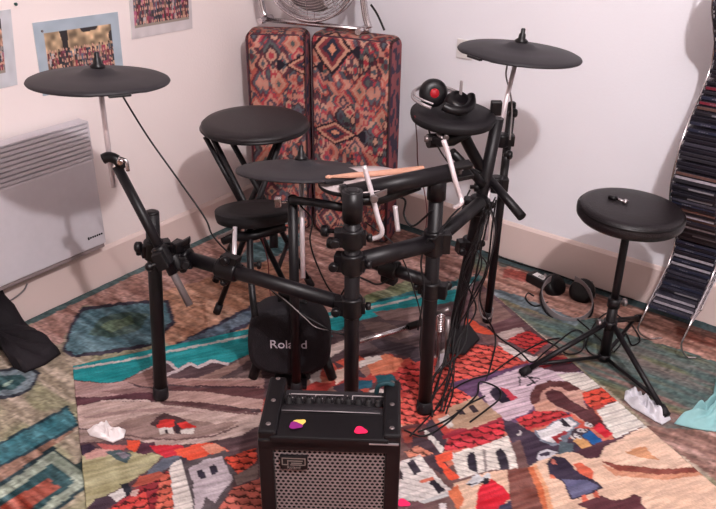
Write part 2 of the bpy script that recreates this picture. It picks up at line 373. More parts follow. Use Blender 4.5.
T([(158, 429), (173, 427), (175, 434), (159, 434)], (216, 206, 200)); T([(181, 430), (195, 429), (194, 434), (182, 434)], (216, 206, 200)); T([(165, 430), (168, 430), (169, 434), (166, 434)], (60, 44, 50)); T([(174, 420), (179, 427), (181, 434), (176, 434)], (50, 38, 46))
LN([(160, 403), (200, 408), (235, 413), (258, 414)], 2, (116, 84, 84)); LN([(100, 401.5), (125, 400), (150, 401)], 1.6, (206, 184, 176)); LN([(112, 432), (140, 438), (180, 440), (215, 436), (238, 426)], 1.6, (110, 84, 82)); LN([(195, 386), (230, 387), (260, 387)], 1.6, (70, 44, 50)); LN([(180, 379), (215, 379.5), (258, 379)], 1.8, (182, 150, 142))
# village, left of the amplifier
T([(66, 444), (128, 440), (160, 448), (230, 446), (262, 440), (262, 560), (60, 560)], (96, 72, 76))
T([(66, 456), (100, 455), (125, 452), (150, 452), (163, 456), (148, 470), (125, 485), (100, 500), (84, 520), (60, 520)], (170, 164, 128), rib=24)
T([(78, 447), (90, 444), (97, 448), (92, 454), (84, 457), (78, 453)], (64, 48, 66)); T([(84, 455), (96, 449), (112, 450), (124, 452), (100, 457), (86, 460)], (198, 150, 142)); T([(96, 443), (112, 445), (128, 446), (124, 450), (104, 450)], (190, 96, 92))
T([(105, 452), (120, 450), (132, 455), (126, 463), (116, 460)], (74, 92, 96)); T([(114, 453), (124, 452), (130, 456), (124, 459)], (128, 120, 132))
T([(127, 440), (140, 440), (142, 448), (134, 453), (127, 448)], (222, 84, 58)); T([(140, 444), (154, 442), (158, 450), (146, 455), (136, 454)], (84, 48, 62))
T([(150, 446), (172, 445), (184, 446), (180, 455), (165, 458), (155, 452)], (204, 48, 62)); T([(174, 450), (200, 444), (216, 443), (229, 451), (206, 456), (190, 461), (178, 457)], (232, 92, 66)); T([(200, 446), (216, 443), (228, 451), (210, 454)], (226, 152, 128))
T([(163, 459), (182, 455), (178, 464), (165, 470), (146, 480), (148, 470)], (106, 112, 126)); T([(180, 456), (188, 459), (184, 466), (178, 462)], (70, 60, 70))
T([(150, 480), (168, 470), (172, 485), (176, 520), (96, 520), (130, 492)], (150, 50, 58), 'tile', 60, .030)
T([(140, 476), (160, 472), (168, 476), (150, 483), (132, 488)], (180, 92, 76))
T([(108, 496), (122, 488), (127, 495), (114, 503)], (208, 202, 200)); T([(120, 484), (128, 483), (134, 494), (127, 497)], (44, 44, 54)); T([(84, 512), (95, 499), (108, 495), (118, 503), (98, 512)], (72, 56, 68)); T([(131, 492), (140, 489), (136, 497), (130, 497)], (206, 176, 168))
T([(98, 516), (132, 498), (146, 492), (152, 520), (98, 540)], (206, 76, 70), 'tile', 60, .030)
T([(160, 478), (172, 470), (176, 520), (154, 520)], (208, 106, 88), 'tile', 60, .028)
T([(169, 468), (175, 462), (181, 459), (183, 466), (192, 480), (195, 520), (175, 520), (172, 485)], (222, 212, 206), 'rows', 60, .020)
T([(183, 464), (205, 456), (226, 450), (240, 474), (228, 492), (215, 512), (196, 520), (188, 485)], (88, 78, 82))
T([(188, 469), (205, 460), (222, 456), (233, 480), (224, 490), (215, 503), (206, 497), (200, 512), (195, 512), (193, 482)], (188, 174, 180))
T([(196, 471), (202, 469), (207, 477), (200, 480)], (46, 38, 52)); T([(209, 467), (215, 464), (219, 472), (212, 475)], (46, 38, 52))
T([(223, 458), (257, 448), (256, 462), (240, 475), (233, 470)], (220, 84, 64), 'tile', 30, .028); T([(216, 512), (234, 488), (262, 478), (262, 530), (210, 530)], (206, 112, 98), 'tile', 30, .028)
T([(234, 476), (258, 464), (258, 478), (236, 486)], (134, 116, 112))
# behind the amplifier
T([(330, 334), (361, 320), (440, 304), (480, 296), (470, 330), (430, 360), (380, 352), (345, 348)], (98, 80, 82)); T([(372, 312), (420, 306), (440, 310), (420, 322), (385, 320)], (138, 112, 108)); T([(362, 322), (385, 322), (415, 334), (400, 340), (366, 330)], (124, 102, 98)); T([(360, 336), (395, 342), (420, 348), (418, 360), (380, 350)], (74, 62, 68))
T([(318, 350), (345, 340), (352, 344), (330, 358)], (206, 184, 176)); T([(336, 362), (356, 355), (368, 360), (345, 368)], (206, 90, 70)); T([(366, 362), (385, 354), (404, 360), (396, 372), (372, 376)], (216, 126, 96)); T([(356, 362), (380, 356), (382, 359), (360, 368)], (216, 204, 198))
T([(398, 372), (412, 362), (426, 372), (424, 400), (404, 400)], (196, 70, 66), 'tile', 20, .034); T([(332, 372), (350, 366), (352, 376), (336, 384)], (216, 186, 170)); T([(355, 380), (372, 380), (372, 388), (356, 390)], (44, 90, 110)); T([(375, 376), (392, 374), (398, 380), (394, 386), (378, 384)], (40, 86, 96))
T([(398, 402), (424, 398), (426, 420), (402, 428)], (204, 116, 90), 'tile', 20, .034); T([(398, 428), (424, 422), (436, 448), (400, 452)], (100, 60, 62)); T([(402, 430), (418, 428), (420, 440), (404, 444)], (150, 70, 60))
# right part
T([(478, 278), (530, 312), (560, 345), (520, 362), (470, 340), (440, 320)], (104, 78, 82))
T([(470, 290), (486, 292), (500, 304), (515, 318), (490, 326), (474, 320)], (134, 104, 98)); T([(488, 326), (514, 316), (527, 326), (510, 332), (496, 334)], (112, 78, 82)); T([(492, 336), (505, 331), (521, 327), (526, 333), (506, 340)], (196, 174, 168)); T([(465, 318), (474, 321), (496, 335), (480, 334), (466, 328)], (226, 92, 66)); T([(480, 334), (498, 336), (508, 342), (498, 347), (484, 342)], (132, 98, 98))
T([(400, 404), (420, 380), (440, 366), (458, 356), (476, 344), (500, 347), (522, 362), (519, 367), (490, 377), (466, 381), (486, 398), (460, 404), (440, 412), (425, 424), (400, 424)], (220, 92, 82), 'tile', 18, .030)
T([(507, 341), (520, 333), (530, 331), (548, 343), (534, 354)], (196, 62, 62), 'tile', 18, .028); T([(497, 342), (509, 346), (534, 357), (524, 361), (503, 350)], (222, 208, 204), 'rows', 20, .02)
T([(446, 384), (480, 376), (519, 366), (534, 362), (560, 368), (584, 372), (606, 388), (590, 410), (535, 420), (507, 424), (490, 416), (470, 396)], (104, 74, 106))
T([(478, 386), (498, 376), (522, 367), (545, 366), (583, 373), (604, 388), (585, 393), (560, 384), (543, 384), (534, 394), (535, 406), (525, 415), (507, 421), (496, 415), (484, 398)], (216, 190, 202), 'rows', 60, .018)
T([(583, 373), (604, 388), (585, 393), (566, 383), (556, 374)], (224, 214, 206), 'rows', 60, .018)
T([(489, 392), (496, 387), (505, 391), (512, 400), (503, 404), (493, 399)], (46, 36, 52)); T([(499, 387), (506, 389), (517, 398), (511, 401)], (190, 58, 76))
T([(531, 365), (550, 356), (577, 359), (570, 363), (545, 369)], (176, 48, 58)); T([(543, 369), (560, 362), (584, 366), (575, 373), (556, 372)], (88, 54, 64))
LN([(519, 377), (520, 386)], 1.6, (44, 34, 42)); LN([(520, 377), (540, 379)], 1.4, (44, 34, 42)); LN([(524, 374), (536, 384)], 1.4, (44, 34, 42)); LN([(526, 386), (538, 381)], 1.4, (44, 34, 42))
T([(531, 404), (529, 395), (535, 386), (550, 381), (566, 381), (580, 389), (590, 394), (584, 402), (600, 420), (590, 426), (570, 412), (545, 412)], (196, 150, 138))
T([(531, 404), (529, 395), (535, 386), (550, 381), (566, 381), (580, 389), (570, 392), (560, 387), (550, 387), (541, 393), (540, 401), (535, 405)], (98, 58, 58))
T([(545, 393), (552, 389), (561, 392), (570, 400), (590, 412), (602, 424), (590, 427), (575, 414), (558, 407), (548, 400)], (86, 48, 52)); T([(584, 404), (592, 408), (612, 434), (602, 432)], (96, 52, 56))
T([(566, 393), (581, 390), (589, 393), (583, 399), (570, 398)], (212, 168, 152)); T([(582, 393), (603, 386), (613, 393), (619, 400), (600, 405), (590, 408), (584, 400)], (226, 88, 70), 'tile', 60, .030)
T([(515, 420), (535, 411), (560, 411), (574, 416), (545, 426), (528, 430)], (202, 64, 68), 'tile', 60, .028); T([(533, 405), (548, 400), (558, 408), (550, 412), (536, 411)], (216, 164, 144))
T([(500, 420), (512, 421), (528, 430), (546, 436), (580, 440), (600, 446), (600, 458), (528, 468), (518, 455), (510, 440)], (66, 52, 68))
T([(534, 431), (545, 428), (557, 420), (570, 417), (580, 424), (572, 431), (566, 444), (552, 446), (540, 441)], (124, 130, 144)); T([(537, 431), (546, 429), (558, 421), (568, 418), (577, 424), (570, 430), (560, 436), (563, 442), (552, 443), (541, 439)], (226, 222, 224))
T([(559, 421), (563, 419), (571, 427), (566, 428)], (48, 40, 50)); T([(551, 437), (566, 431), (568, 433), (558, 438), (574, 450), (568, 452)], (150, 46, 52)); T([(560, 441), (574, 444), (572, 454), (558, 454)], (86, 100, 108))
D(519, 433, 3, (210, 200, 200)); D(517.6, 432.4, 2.4, (66, 52, 68))
T([(596, 410), (622, 400), (649, 427), (636, 432), (615, 439)], (234, 226, 218), 'rows', 60, .026)
T([(592, 428), (599, 423), (613, 434), (605, 439)], (214, 48, 64)); T([(582, 436), (590, 431), (603, 440), (598, 446), (590, 443)], (34, 88, 148)); T([(573, 441), (580, 437), (593, 446), (586, 453)], (206, 156, 104))
for q in ((587, 424), (590, 425.5), (580, 430), (584, 430.5), (576, 436), (579, 437)): D(q[0], q[1], 2.6, (214, 208, 208), .8); D(q[0]+.6, q[1], 1.1, (54, 44, 54))
T([(398, 560), (398, 440), (440, 470), (520, 440), (530, 470), (560, 560)], (110, 82, 80))
T([(442, 451), (450, 436), (470, 430), (503, 420), (505, 437), (480, 446), (460, 450)], (196, 60, 70), 'tile', 20, .032); T([(442, 436), (455, 430), (502, 416), (503, 421), (470, 431), (444, 440)], (150, 46, 60))
T([(448, 408), (478, 396), (502, 417), (470, 429), (452, 428)], (184, 152, 128)); T([(456, 411), (461, 409), (466, 414), (460, 415)], (50, 36, 44)); T([(468, 407), (473, 405), (479, 411), (473, 413)], (50, 36, 44))
T([(422, 429), (428, 431), (444, 448), (442, 454), (430, 441)], (222, 214, 208), 'rows', 110, .03); T([(438, 419), (448, 415), (455, 426), (448, 429)], (216, 206, 200), 'rows', 30, .02)
T([(412, 436), (430, 440), (450, 470), (440, 474), (412, 452)], (72, 54, 62)); T([(404, 452), (418, 446), (434, 454), (412, 460)], (220, 140, 116), 'tile', 20, .03)
T([(450, 454), (480, 446), (508, 436), (515, 455), (518, 469), (490, 470), (460, 479), (454, 465)], (228, 218, 210), 'rows', 20, .018)
T([(467, 456), (470, 452.5), (474, 453), (476, 458), (478, 473), (468, 470)], (52, 44, 56)); T([(496, 452), (500, 449), (504, 451), (507, 458), (510, 469), (500, 470)], (52, 44, 56)); LN([(484, 450), (486, 472)], 3, (150, 138, 136))
T([(435, 456), (452, 451), (454, 459), (443, 463), (461, 478), (451, 481), (437, 463)], (232, 88, 62))
T([(398, 463), (420, 455), (445, 485), (456, 493), (430, 502), (398, 500)], (222, 212, 208), 'rows', 20, .018); T([(407, 463), (413, 460), (421, 472), (414, 475)], (50, 42, 52)); T([(427, 480), (432, 478), (446, 491), (439, 494)], (50, 42, 52)); T([(419, 481), (433, 477), (434, 480), (421, 484)], (200, 110, 90)); T([(398, 466), (403, 474), (403, 480), (398, 480)], (60, 48, 54))
T([(418, 502), (455, 490), (460, 492), (424, 504)], (176, 174, 174)); T([(398, 504), (420, 502), (440, 520), (398, 540)], (112, 80, 84))
T([(454, 484), (490, 472), (507, 470), (510, 500), (540, 560), (440, 560), (456, 510)], (220, 184, 160), rib=10); T([(448, 492), (458, 485), (464, 500), (458, 512)], (206, 112, 78))
T([(439, 505), (446, 503), (447, 512), (440, 514)], (222, 212, 212)); T([(480, 486), (492, 479), (505, 488), (511, 498), (500, 506), (490, 516), (476, 516), (477, 495)], (208, 40, 56)); T([(466, 484), (472, 477), (477, 474), (482, 477), (489, 472), (491, 478), (482, 482), (472, 487)], (206, 206, 210)); D(486, 481, 3.4, (44, 38, 46)); LN([(466, 485), (480, 483), (490, 478)], 1.2, (50, 44, 50))
T([(490, 516), (500, 505), (513, 500), (518, 520), (492, 530)], (60, 56, 78))
T([(507, 470), (529, 467), (536, 485), (548, 530), (516, 530), (510, 495)], (122, 74, 66), rib=20)
T([(529, 467), (550, 455), (575, 452), (600, 457), (640, 470), (700, 462), (730, 480), (900, 600), (900, 900), (548, 900), (543, 509), (536, 485)], (224, 189, 166), rib=9)
T([(528, 468), (533, 466), (544, 488), (552, 520), (546, 520), (536, 487)], (206, 112, 74)); T([(533, 466), (536, 465), (548, 488), (556, 520), (551, 520), (543, 488)], (222, 160, 122))
T([(574, 452), (600, 442), (620, 437), (644, 426), (622, 440), (606, 449), (600, 458), (586, 458)], (78, 46, 56))
T([(599, 458), (605, 447), (620, 439), (640, 429), (652, 428), (700, 468), (660, 469), (620, 465)], (229, 195, 173), rib=9); T([(625, 452), (645, 446), (652, 455), (660, 460), (640, 458)], (206, 146, 108)); T([(600, 461), (620, 465), (660, 469), (700, 467), (704, 472), (665, 476), (620, 472)], (140, 76, 66)); T([(600, 464), (620, 471), (660, 475), (704, 472), (706, 475), (665, 480), (616, 476)], (206, 146, 118))
# the woven woman on the path
T([(536, 458), (540, 451), (548, 449), (558, 452), (551, 457), (540, 461)], (208, 204, 212)); T([(540, 454), (551, 451), (549, 456), (541, 457)], (70, 60, 76))
T([(546, 463), (553, 456), (566, 458), (575, 470), (590, 476), (604, 488), (585, 497), (570, 500), (563, 482), (550, 475)], (58, 48, 66)); T([(562, 479), (588, 480), (600, 487), (585, 495), (572, 498)], (102, 102, 134)); T([(550, 461), (554, 459), (557, 465), (552, 464)], (200, 120, 106))
T([(573, 464), (580, 462), (594, 472), (592, 480), (578, 472)], (208, 100, 76)); T([(581, 497), (586, 494), (588, 501), (583, 503)], (214, 110, 88)); T([(592, 493), (597, 491), (600, 498), (595, 499)], (214, 110, 88)); T([(549, 474), (554, 475), (556, 479), (551, 478)], (208, 110, 84))
T([(577, 504), (590, 500), (602, 496), (613, 500), (626, 499), (634, 494), (642, 498), (640, 503), (650, 512), (588, 510)], (92, 52, 58))
hf = vnoise(U*40, V*300, 83)-.5
C *= (1+.22*hf+.12*(rng.random(X.shape)-.5))[..., None]
Z = .0085+HT*.9+.0012*(vnoise(U*30, V*200, 81)-.5)
tap = grid_obj('tapestry_rug', X, Y, Z, C, M_tap, thick=.0075)
tag(tap, 'woven pictorial rug showing a mountain village with red tiled roofs, under the drum kit', 'rug')

# ------------------------------------------------------------------ wall heater
hl = thing('wall_heater', 'white electric panel heater with louvred top on the left wall', 'heater', (0, -1.5, .14))
hp_t, hp_b = wx(89, 122, .07), wx(106, 243, .07); y1, y0, z0, z1 = (hp_t[1]+hp_b[1])/2, -1.85, hp_b[2], hp_t[2]
gz = z1-.125
obj('panel', MB().box((.045, (y0+y1)/2, (z0+gz)/2), (.05, y1-y0, gz-z0)), M_heater, hl, .006)
obj('wall_bracket', MB().box((.0125, (y0+y1)/2, .36), (.015, .5, .3)), M_grey, hl)
g = MB(); g.box((.028, (y0+y1)/2, (gz+z1)/2), (.012, y1-y0-.006, z1-gz)); obj('grille_back', g, M_dark, hl)
g = MB()
for i in range(8):
    zz = gz+.0075+i*.0152
    g.box((.055, (y0+y1)/2, zz+.002), (.030, y1-y0, .0105), [(.995, 0, -.1), (0, 1, 0), (.1, 0, .995)])
g.box((.045, y1-.003, (gz+z1)/2), (.05, .006, z1-gz)); g.box((.045, y0+.003, (gz+z1)/2), (.05, .006, z1-gz)); g.box((.045, (y0+y1)/2, z1+.001), (.05, y1-y0, .004))
obj('louvre_grille', g, M_heater, hl)
obj('lower_edge', MB().box((.043, (y0+y1)/2, z0-.008), (.042, y1-y0-.01, .014)), M_grey, hl, .003, label='grey lower edge strip')
g = MB(); p = wx(88, 239, .0705); q = wx(103, 233, .0705)
for i in range(7):
    a = p+(q-p)*(i/7); b = p+(q-p)*((i+.7)/7); g.box((a+b)/2, (.0015, np.linalg.norm(b-a), .006 if i else .010))
obj('maker_mark', g, M_dark, hl)
cb = MB().tube(spline([wx(27, 284, .03), wx(24, 290, .02), wx(16, 297, .02), wx(6, 302, .03), wx(-15, 304, .03)]), .0028, 8)
obj('power_cord', cb, M_greycable, hl)

# ------------------------------------------------------------------ photo prints pinned on the left wall
M_print = vmat('photo print', rough=.35, gain=1., bump=0, spec=.5)
def photo(corners, inner, bord, seed, label, tone):
    """corners tl,tr,bl on the wall (y,z); inner = (l,t,r,b) fractions of the picture inside its mount"""
    tl, tr, bl = [np.array(c) for c in corners]; W = np.linalg.norm(tr-tl); H = np.linalg.norm(bl-tl); ex = (tr-tl)/W; ey = (bl-tl)/H
    n, m2 = int(W/.0022), int(H/.0022); u, v = np.meshgrid(np.linspace(0, 1, n), np.linspace(0, 1, m2)); C = np.zeros(u.shape+(3,)); C[:] = bord
    C += (vnoise(u*12, v*9, seed)-.5)[..., None]*16
    r = np.random.default_rng(seed); l, t, rr, b = inner; ins = (u > l) & (u < rr) & (v > t) & (v < b)
    a = (u-l)/(rr-l); c = (v-t)/(b-t)
    bg = np.array(tone, float)[None, None]*(.55+.9*vnoise(a*16, c*9, seed+1))[..., None]; C = np.where(ins[..., None], bg, C)
    dk = ins & (c < .5) & (vnoise(a*7+3, c*4, seed+2) > .62); C[dk] = (46, 42, 44)
    pl = [(196, 60, 92), (40, 42, 60), (214, 206, 206), (150, 40, 56), (96, 104, 130), (60, 46, 52), (206, 150, 120), (44, 54, 72), (196, 90, 130)]
    for row in range(6):
        cy = .36+row*.11
        for k2 in range(26):
            cx = (k2+.5+.5*(row % 2)+.6*(r.random()-.5))/26; col = np.array(pl[r.integers(len(pl))], float)*.75+22; yy = cy+.03*r.random()
            mm = ins & (np.abs(a-cx) < .010+.012*r.random()) & (c > yy+.03) & (c < yy+.17); C[mm] = np.array(col)*(.6+.5*r.random())
            mm = ins & (((a-cx)/.011)**2+((c-yy)/.028)**2 < 1); C[mm] = (206, 160, 140) if r.random() < .8 else (70, 50, 46)
    mm = ins & (c > .95); C[mm] = (150, 140, 130)
    P = tl+u[..., None]*W*ex+v[..., None]*H*ey
    mid = tl+ex*W/2+ey*H/2; th = thing('photo_print', label, 'photo', (0.002, mid[0], mid[1]), 'class photos pinned on the left wall')
    o = grid_obj('print', np.full(u.shape, .0035), P[..., 0], P[..., 1], C, M_print, parent=th)
    s = MB(); cc = [tl, tr, tr+bl-tl, bl]
    s.add([(.0, *p) for p in cc]+[(.003, *p) for p in cc], [(0, 1, 2, 3), (7, 6, 5, 4), (0, 4, 5, 1), (1, 5, 6, 2), (2, 6, 7, 3), (3, 7, 4, 0)], False)
    obj('backing', s, M_white, th)
    return th
def W2(x, y): return wx(x, y)[1:]
p2 = photo((W2(31.7, 22.9), W2(117, 11.7), W2(42.5, 96)), (.10, .15, .90, .85), (168, 182, 194), 5, 'group photo in a pale blue mount pinned behind the left cymbal pad', (176, 150, 120))
obj('pin', MB().lathe(wx(41, 31), (1, 0, 0), [(.003, .002), (.004, .008), (.001, .011)], 12), M_steel, p2)
p3 = photo((W2(126, -38), W2(189, -44), W2(131.5, 39.3)), (.05, .06, .95, .86), (206, 198, 200), 9, 'group photo with white border, rightmost and highest of the three wall photos', (110, 90, 100))
obj('pin', MB().lathe(wx(133, -30), (1, 0, 0), [(.003, .002), (.004, .008), (.001, .011)], 12), M_steel, p3)
p1 = photo((W2(-60, 20), W2(10, 9), W2(-50, 100)), (.06, .10, .84, .80), (196, 198, 204), 13, 'leftmost of the three pinned wall photos, people in dark clothes', (180, 140, 120))
obj('pin', MB().lathe(wx(15, 4), (1, 0, 0), [(.004, .000), (.005, .007), (.001, .011)], 12), mat('green pin', (40, 70, 66), .4), p1)
sp = thing('wall_socket', 'small white square wall plate behind the right cymbal pad', 'socket', wy(466, 49))
c = wy(465.5, 49)
obj('plate', MB().box((c[0], .046, c[2]), (.068, .008, .07)), M_white, sp, .003)
obj('socket_well', MB().lathe((c[0], .0425, c[2]), (0, -1, 0), [(.024, -.002), (.024, .001), (.020, .001), (.019, -.001)], 24), M_white, sp)

# ------------------------------------------------------------------ patterned foam cushions in the corner
M_kil = vmat('kilim upholstery', gain=1., bump=.5, bscale=500)
def kilim_cols(u, v, seed):
    q = .0052; u = np.floor(u/q)*q; v = np.floor(v/q)*q; r = np.random.default_rng(seed)
    P = [(208, 138, 118), (184, 50, 66), (58, 86, 98), (212, 166, 140), (84, 34, 50), (38, 32, 46), (194, 92, 78), (66, 96, 96), (206, 150, 130), (60, 56, 76)]
    n = 95; sx = r.random(n)*.62; sy = r.random(n)*1.0-.05; best = np.full(u.shape, 9.); own = np.zeros(u.shape, int)
    sx = np.concatenate([sx, .62-sx]); sy = np.concatenate([sy, sy])
    for i in range(len(sx)):
        d = np.abs(u-sx[i])*1.1+np.abs(v-sy[i])*.8; m_ = d < best; best[m_] = d[m_]; own[m_] = i
    ring = np.floor(best/.0115).astype(int)+(np.floor((np.abs(u-sx[own]))/.0105).astype(int) % 2)*(own % 3 == 0)
    C = np.array(P, float)[(own % n*3+ring*(1+own % n % 3)) % 10]
    C = C*.7+(c3(150, 106, 102)*.3)[None, None]
    C += (vnoise(u*22, v*22, 77)-.5)[..., None]*40
    # the large hooked diamonds
    for cx, cy, w_, h_ in ((.40, .445, .10, .050), (.235, .69, .09, .05), (.385, .76, .085, .10)):
        d = np.abs(u-cx)/w_+np.abs(v-cy)/h_
        C[(d < 1) & (d > .84)] = (44, 28, 38); C[(d <= .84) & (d > .66)] = (196, 146, 124); C[(d <= .66) & (d > .45)] = (126, 56, 62); C[(d <= .45) & (d > .22)] = (48, 50, 66); C[d <= .22] = (216, 150, 120)
        tri = (np.abs(v-cy) < .022) & (np.abs(u-cx) > w_*.9) & (np.abs(u-cx) < w_*1.3) & ((np.abs(u-cx)-w_*.9) > np.abs(v-cy)); C[tri] = (40, 34, 44)
    return C
def cushion(origin, ex, ey, W, D_, H, u0, seed, label):
    th = thing('foam_cushion', label, 'cushion', origin, 'patterned foam cushions stood in the corner'); r = .035
    ex = np.array(ex); ey = np.array(ey); base = np.array(origin, float)
    cs = []; 
    def face(a, b, c0, da, db, nm):
        na, nb = max(2, int(a/.0048)), max(2, int(b/.0048)); s, t = np.meshgrid(np.linspace(0, a, na), np.linspace(0, b, nb))
        P = c0[None, None]+s[..., None]*da+t[..., None]*db                 # local box coords (w,d,h)
        lo_ = np.array([r, r, r]); hi = np.array([W-r, D_-r, H-r]); inn = np.clip(P, lo_, hi); dv = P-inn; L = np.linalg.norm(dv, axis=-1, keepdims=True)
        P2 = inn+dv/np.maximum(L, 1e-9)*r
        bulge = .012*np.sin(np.pi*np.clip(P[..., 0]/W, 0, 1))*np.sin(np.pi*np.clip(P[..., 2]/H, 0, 1))
        if nm == 'front': P2[..., 1] -= bulge
        wr = .003*(vnoise(P[..., 0]*30, P[..., 2]*18+P[..., 1]*9, seed)-.5); P2[..., 1] += wr
        if nm in ('front', 'back'): C = kilim_cols(u0+P[..., 0], P[..., 2], 3)
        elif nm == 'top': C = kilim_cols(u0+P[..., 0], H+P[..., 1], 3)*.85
        else: C = np.where((vnoise(P[..., 1]*60, P[..., 2]*40, 5) > .55)[..., None], c3(62, 54, 70), c3(132, 76, 80))
        seam = (np.minimum(np.abs(P2[..., 0]-.012), np.abs(P2[..., 0]-W+.012)) < .004); C[seam] = C[seam]*.45
        Wd = base+P2[..., :1]*ex+P2[..., 1:2]*ey+P2[..., 2:3]*UP
        return Wd, C
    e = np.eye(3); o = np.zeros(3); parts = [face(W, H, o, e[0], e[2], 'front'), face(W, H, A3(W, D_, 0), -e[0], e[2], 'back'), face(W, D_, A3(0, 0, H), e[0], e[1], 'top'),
        face(D_, H, A3(0, D_, 0), -e[1], e[2], 'side'), face(D_, H, A3(W, 0, 0), e[1], e[2], 'side'), face(W, D_, A3(0, D_, 0), e[0], -e[1], 'bottom')]
    Vs, Fs, Cs, n0 = [], [], [], 0
    for Wd, C in parts:
        nv_, nu_ = Wd.shape[:2]; a = (np.arange(nv_-1)[:, None]*nu_+np.arange(nu_-1)[None]).ravel()+n0
        Fs.append(np.stack([a, a+1, a+nu_+1, a+nu_], 1)); Vs.append(Wd.reshape(-1, 3)); Cs.append(C.reshape(-1, 3)); n0 += nu_*nv_
    V = np.vstack(Vs)-base; Fc = np.vstack(Fs); C = np.clip(np.vstack(Cs)/255, 0, 1); C = np.where(C <= .04045, C/12.92, ((C+.055)/1.055)**2.4)
    me = bpy.data.meshes.new('cover'); me.from_pydata(V.tolist(), [], Fc.tolist()); at = me.color_attributes.new('Col', 'FLOAT_COLOR', 'POINT')
    at.data.foreach_set('color', np.hstack([C, np.ones((len(C), 1))]).astype(np.float32).ravel()); me.materials.append(M_kil); me.polygons.foreach_set('use_smooth', [True]*len(me.polygons))
    oo = bpy.data.objects.new('cover', me); COL.objects.link(oo); oo.parent = th
    f0, f1 = .004, .012
    pp = MB()
    for d_ in (r*.3, ):
        P = [(r, d_, 0), (r*.3, d_, r), (r*.3, d_, H-r), (r, d_, H-r*.3), (W-r, d_, H-r*.3), (W-r*.3, d_, H-r), (W-r*.3, d_, r)]
        pp.tube([base+ex*a+ey*b+UP*c for a, b, c in P], .0035, 6)
    obj('piping', pp, mat('dark piping', (70, 44, 56), .8), th)
    return th
cA = hz(244, 205, 0); ex = A3(.970, .243, 0); ey = A3(-.243, .970, 0)
O2 = A3(.323, -.265, .003); Wd1, Wd2 = .238, .335
ex1 = A3(.83, .5577, 0); ey1 = A3(-.5577, .83, 0); O1 = O2-ex1*(Wd1+.003)
cushion(O1, ex1, ey1, Wd1, .13, .81, 0., 3, 'patterned kilim foam cushion standing in the corner, left one under the fan')
cushion(O2, ex, ey, Wd2, .12, .815, .29, 4, 'patterned kilim foam cushion standing in the corner, wider right one')

# ------------------------------------------------------------------ chrome floor fan on top of the cushions
fc = O2-ex*.012+ey*.06; fz = .82
fan = thing('metal_fan', 'chrome wire-grille fan standing on top of the patterned cushions', 'fan', (fc[0], fc[1], fz))
R = .195; cen = fc*A3(1, 1, 0)+UP*(fz+.225); nrm = -ey
def ringpts(c, r, n=48): return [c+ex*r*math.cos(2*math.pi*k/n)+UP*r*math.sin(2*math.pi*k/n) for k in range(n)]
g = MB(); 
for i in range(19):
    rr = R*(i+2)/20; dep = .035*math.cos(math.pi/2*(i+2)/20)+.03
    g.tube(ringpts(cen+nrm*dep, rr), .0014, 6, closed=True)
g.tube(ringpts(cen+nrm*.03, R), .0045, 8, closed=True)
for k in range(8):
    a = 2*math.pi*k/8; d = ex*math.cos(a)+UP*math.sin(a); g.tube([cen+d*R*t+nrm*(.035*math.cos(math.pi/2*t)+.031) for t in (.1, .4, .7, .9, 1)], .0018, 6)
obj('front_grille', g, M_chrome, fan)
g = MB()
for i in range(0, 12): g.tube(ringpts(cen-nrm*(.045-.03*(i/11)**2), R*(i+2)/13), .0014, 6, closed=True)
g.tube(ringpts(cen-nrm*.015, R), .0045, 8, closed=True); g.lathe(cen-nrm*.016, nrm, [(R+.002, 0), (R+.002, .045)], 48, cap=False)
for k in range(12):
    a = 2*math.pi*k/12; d = ex*math.cos(a)+UP*math.sin(a); g.tube([cen+d*R*t-nrm*(.046-.03*t*t) for t in (.1, .5, 1)], .0018, 6)
obj('rear_grille', g, M_chrome, fan)
obj('motor', MB().lathe(cen-nrm*.05, nrm, [(.03, -.04), (.055, -.03), (.058, .02), (.04, .045), (.018, .05)], 30), M_steel, fan)
g = MB(); g.lathe(cen+nrm*.005, nrm, [(.028, -.01), (.03, .01), (.02, .02)], 24); obj('hub', g, M_chrome, fan)
for k in range(3):
    a0 = 2*math.pi*k/3+.4; g = MB()
    def bl(s, t, a0=a0):
        a = a0+(t-.5)*(.9+.3*s); rr = .025+s*.14; d = ex*math.cos(a)+UP*math.sin(a); return cen+d*rr+nrm*(.018*(t-.5)*2)
    g.grid(bl, 8, 8); o = obj('blade', g, M_steel, fan); sm = o.modifiers.new('s', 'SOLIDIFY'); sm.thickness = .0015
g = MB(); sp_ = []
for k in range(15):
    a = math.pi*(1+k/14); sp_.append(cen+ex*.238*math.cos(a)+UP*.20*math.sin(a))
lf, rf = fc*A3(1, 1, 0)-ex*.2+UP*(fz+.014), fc*A3(1, 1, 0)+ex*.235+UP*(fz+.014)
tb = .0125
g.tube(spline([cen-ex*.222+UP*.02, cen-ex*.222-UP*.10, cen-ex*.212-UP*.17, lf+UP*.012], 6), tb, 14)
g.tube(spline([cen+ex*.215+UP*.02, cen+ex*.205-UP*.08, cen+ex*.215-UP*.16, rf*.5+.5*(cen+ex*.225-UP*.2)], 6), tb, 14)
obj('yoke', g, M_chrome, fan, split=True)
g = MB(); g.tube(spline([lf+ey*.045, lf, lf-ey*.045], 4), .012, 12); g.tube([lf, (lf+rf)/2, rf], .0095, 12); g.tube([rf-ex*.03+ey*.045, rf-ex*.03-ey*.045], .012, 12)
obj('base', g, M_chrome, fan)
g = MB(); g.cyl(cen-ex*.232, cen-ex*.19, .010); g.cyl(cen+ex*.19, cen+ex*.23, .010); obj('pivot', g, M_plastic, fan, split=True)
g = MB(); g.tube(spline([rf+UP*.09+ex*.0, rf+UP*.055+ex*.022+ey*.01, rf+ex*.055+UP*.004]), .004, 8); obj('power_cord', g, M_cable, fan)

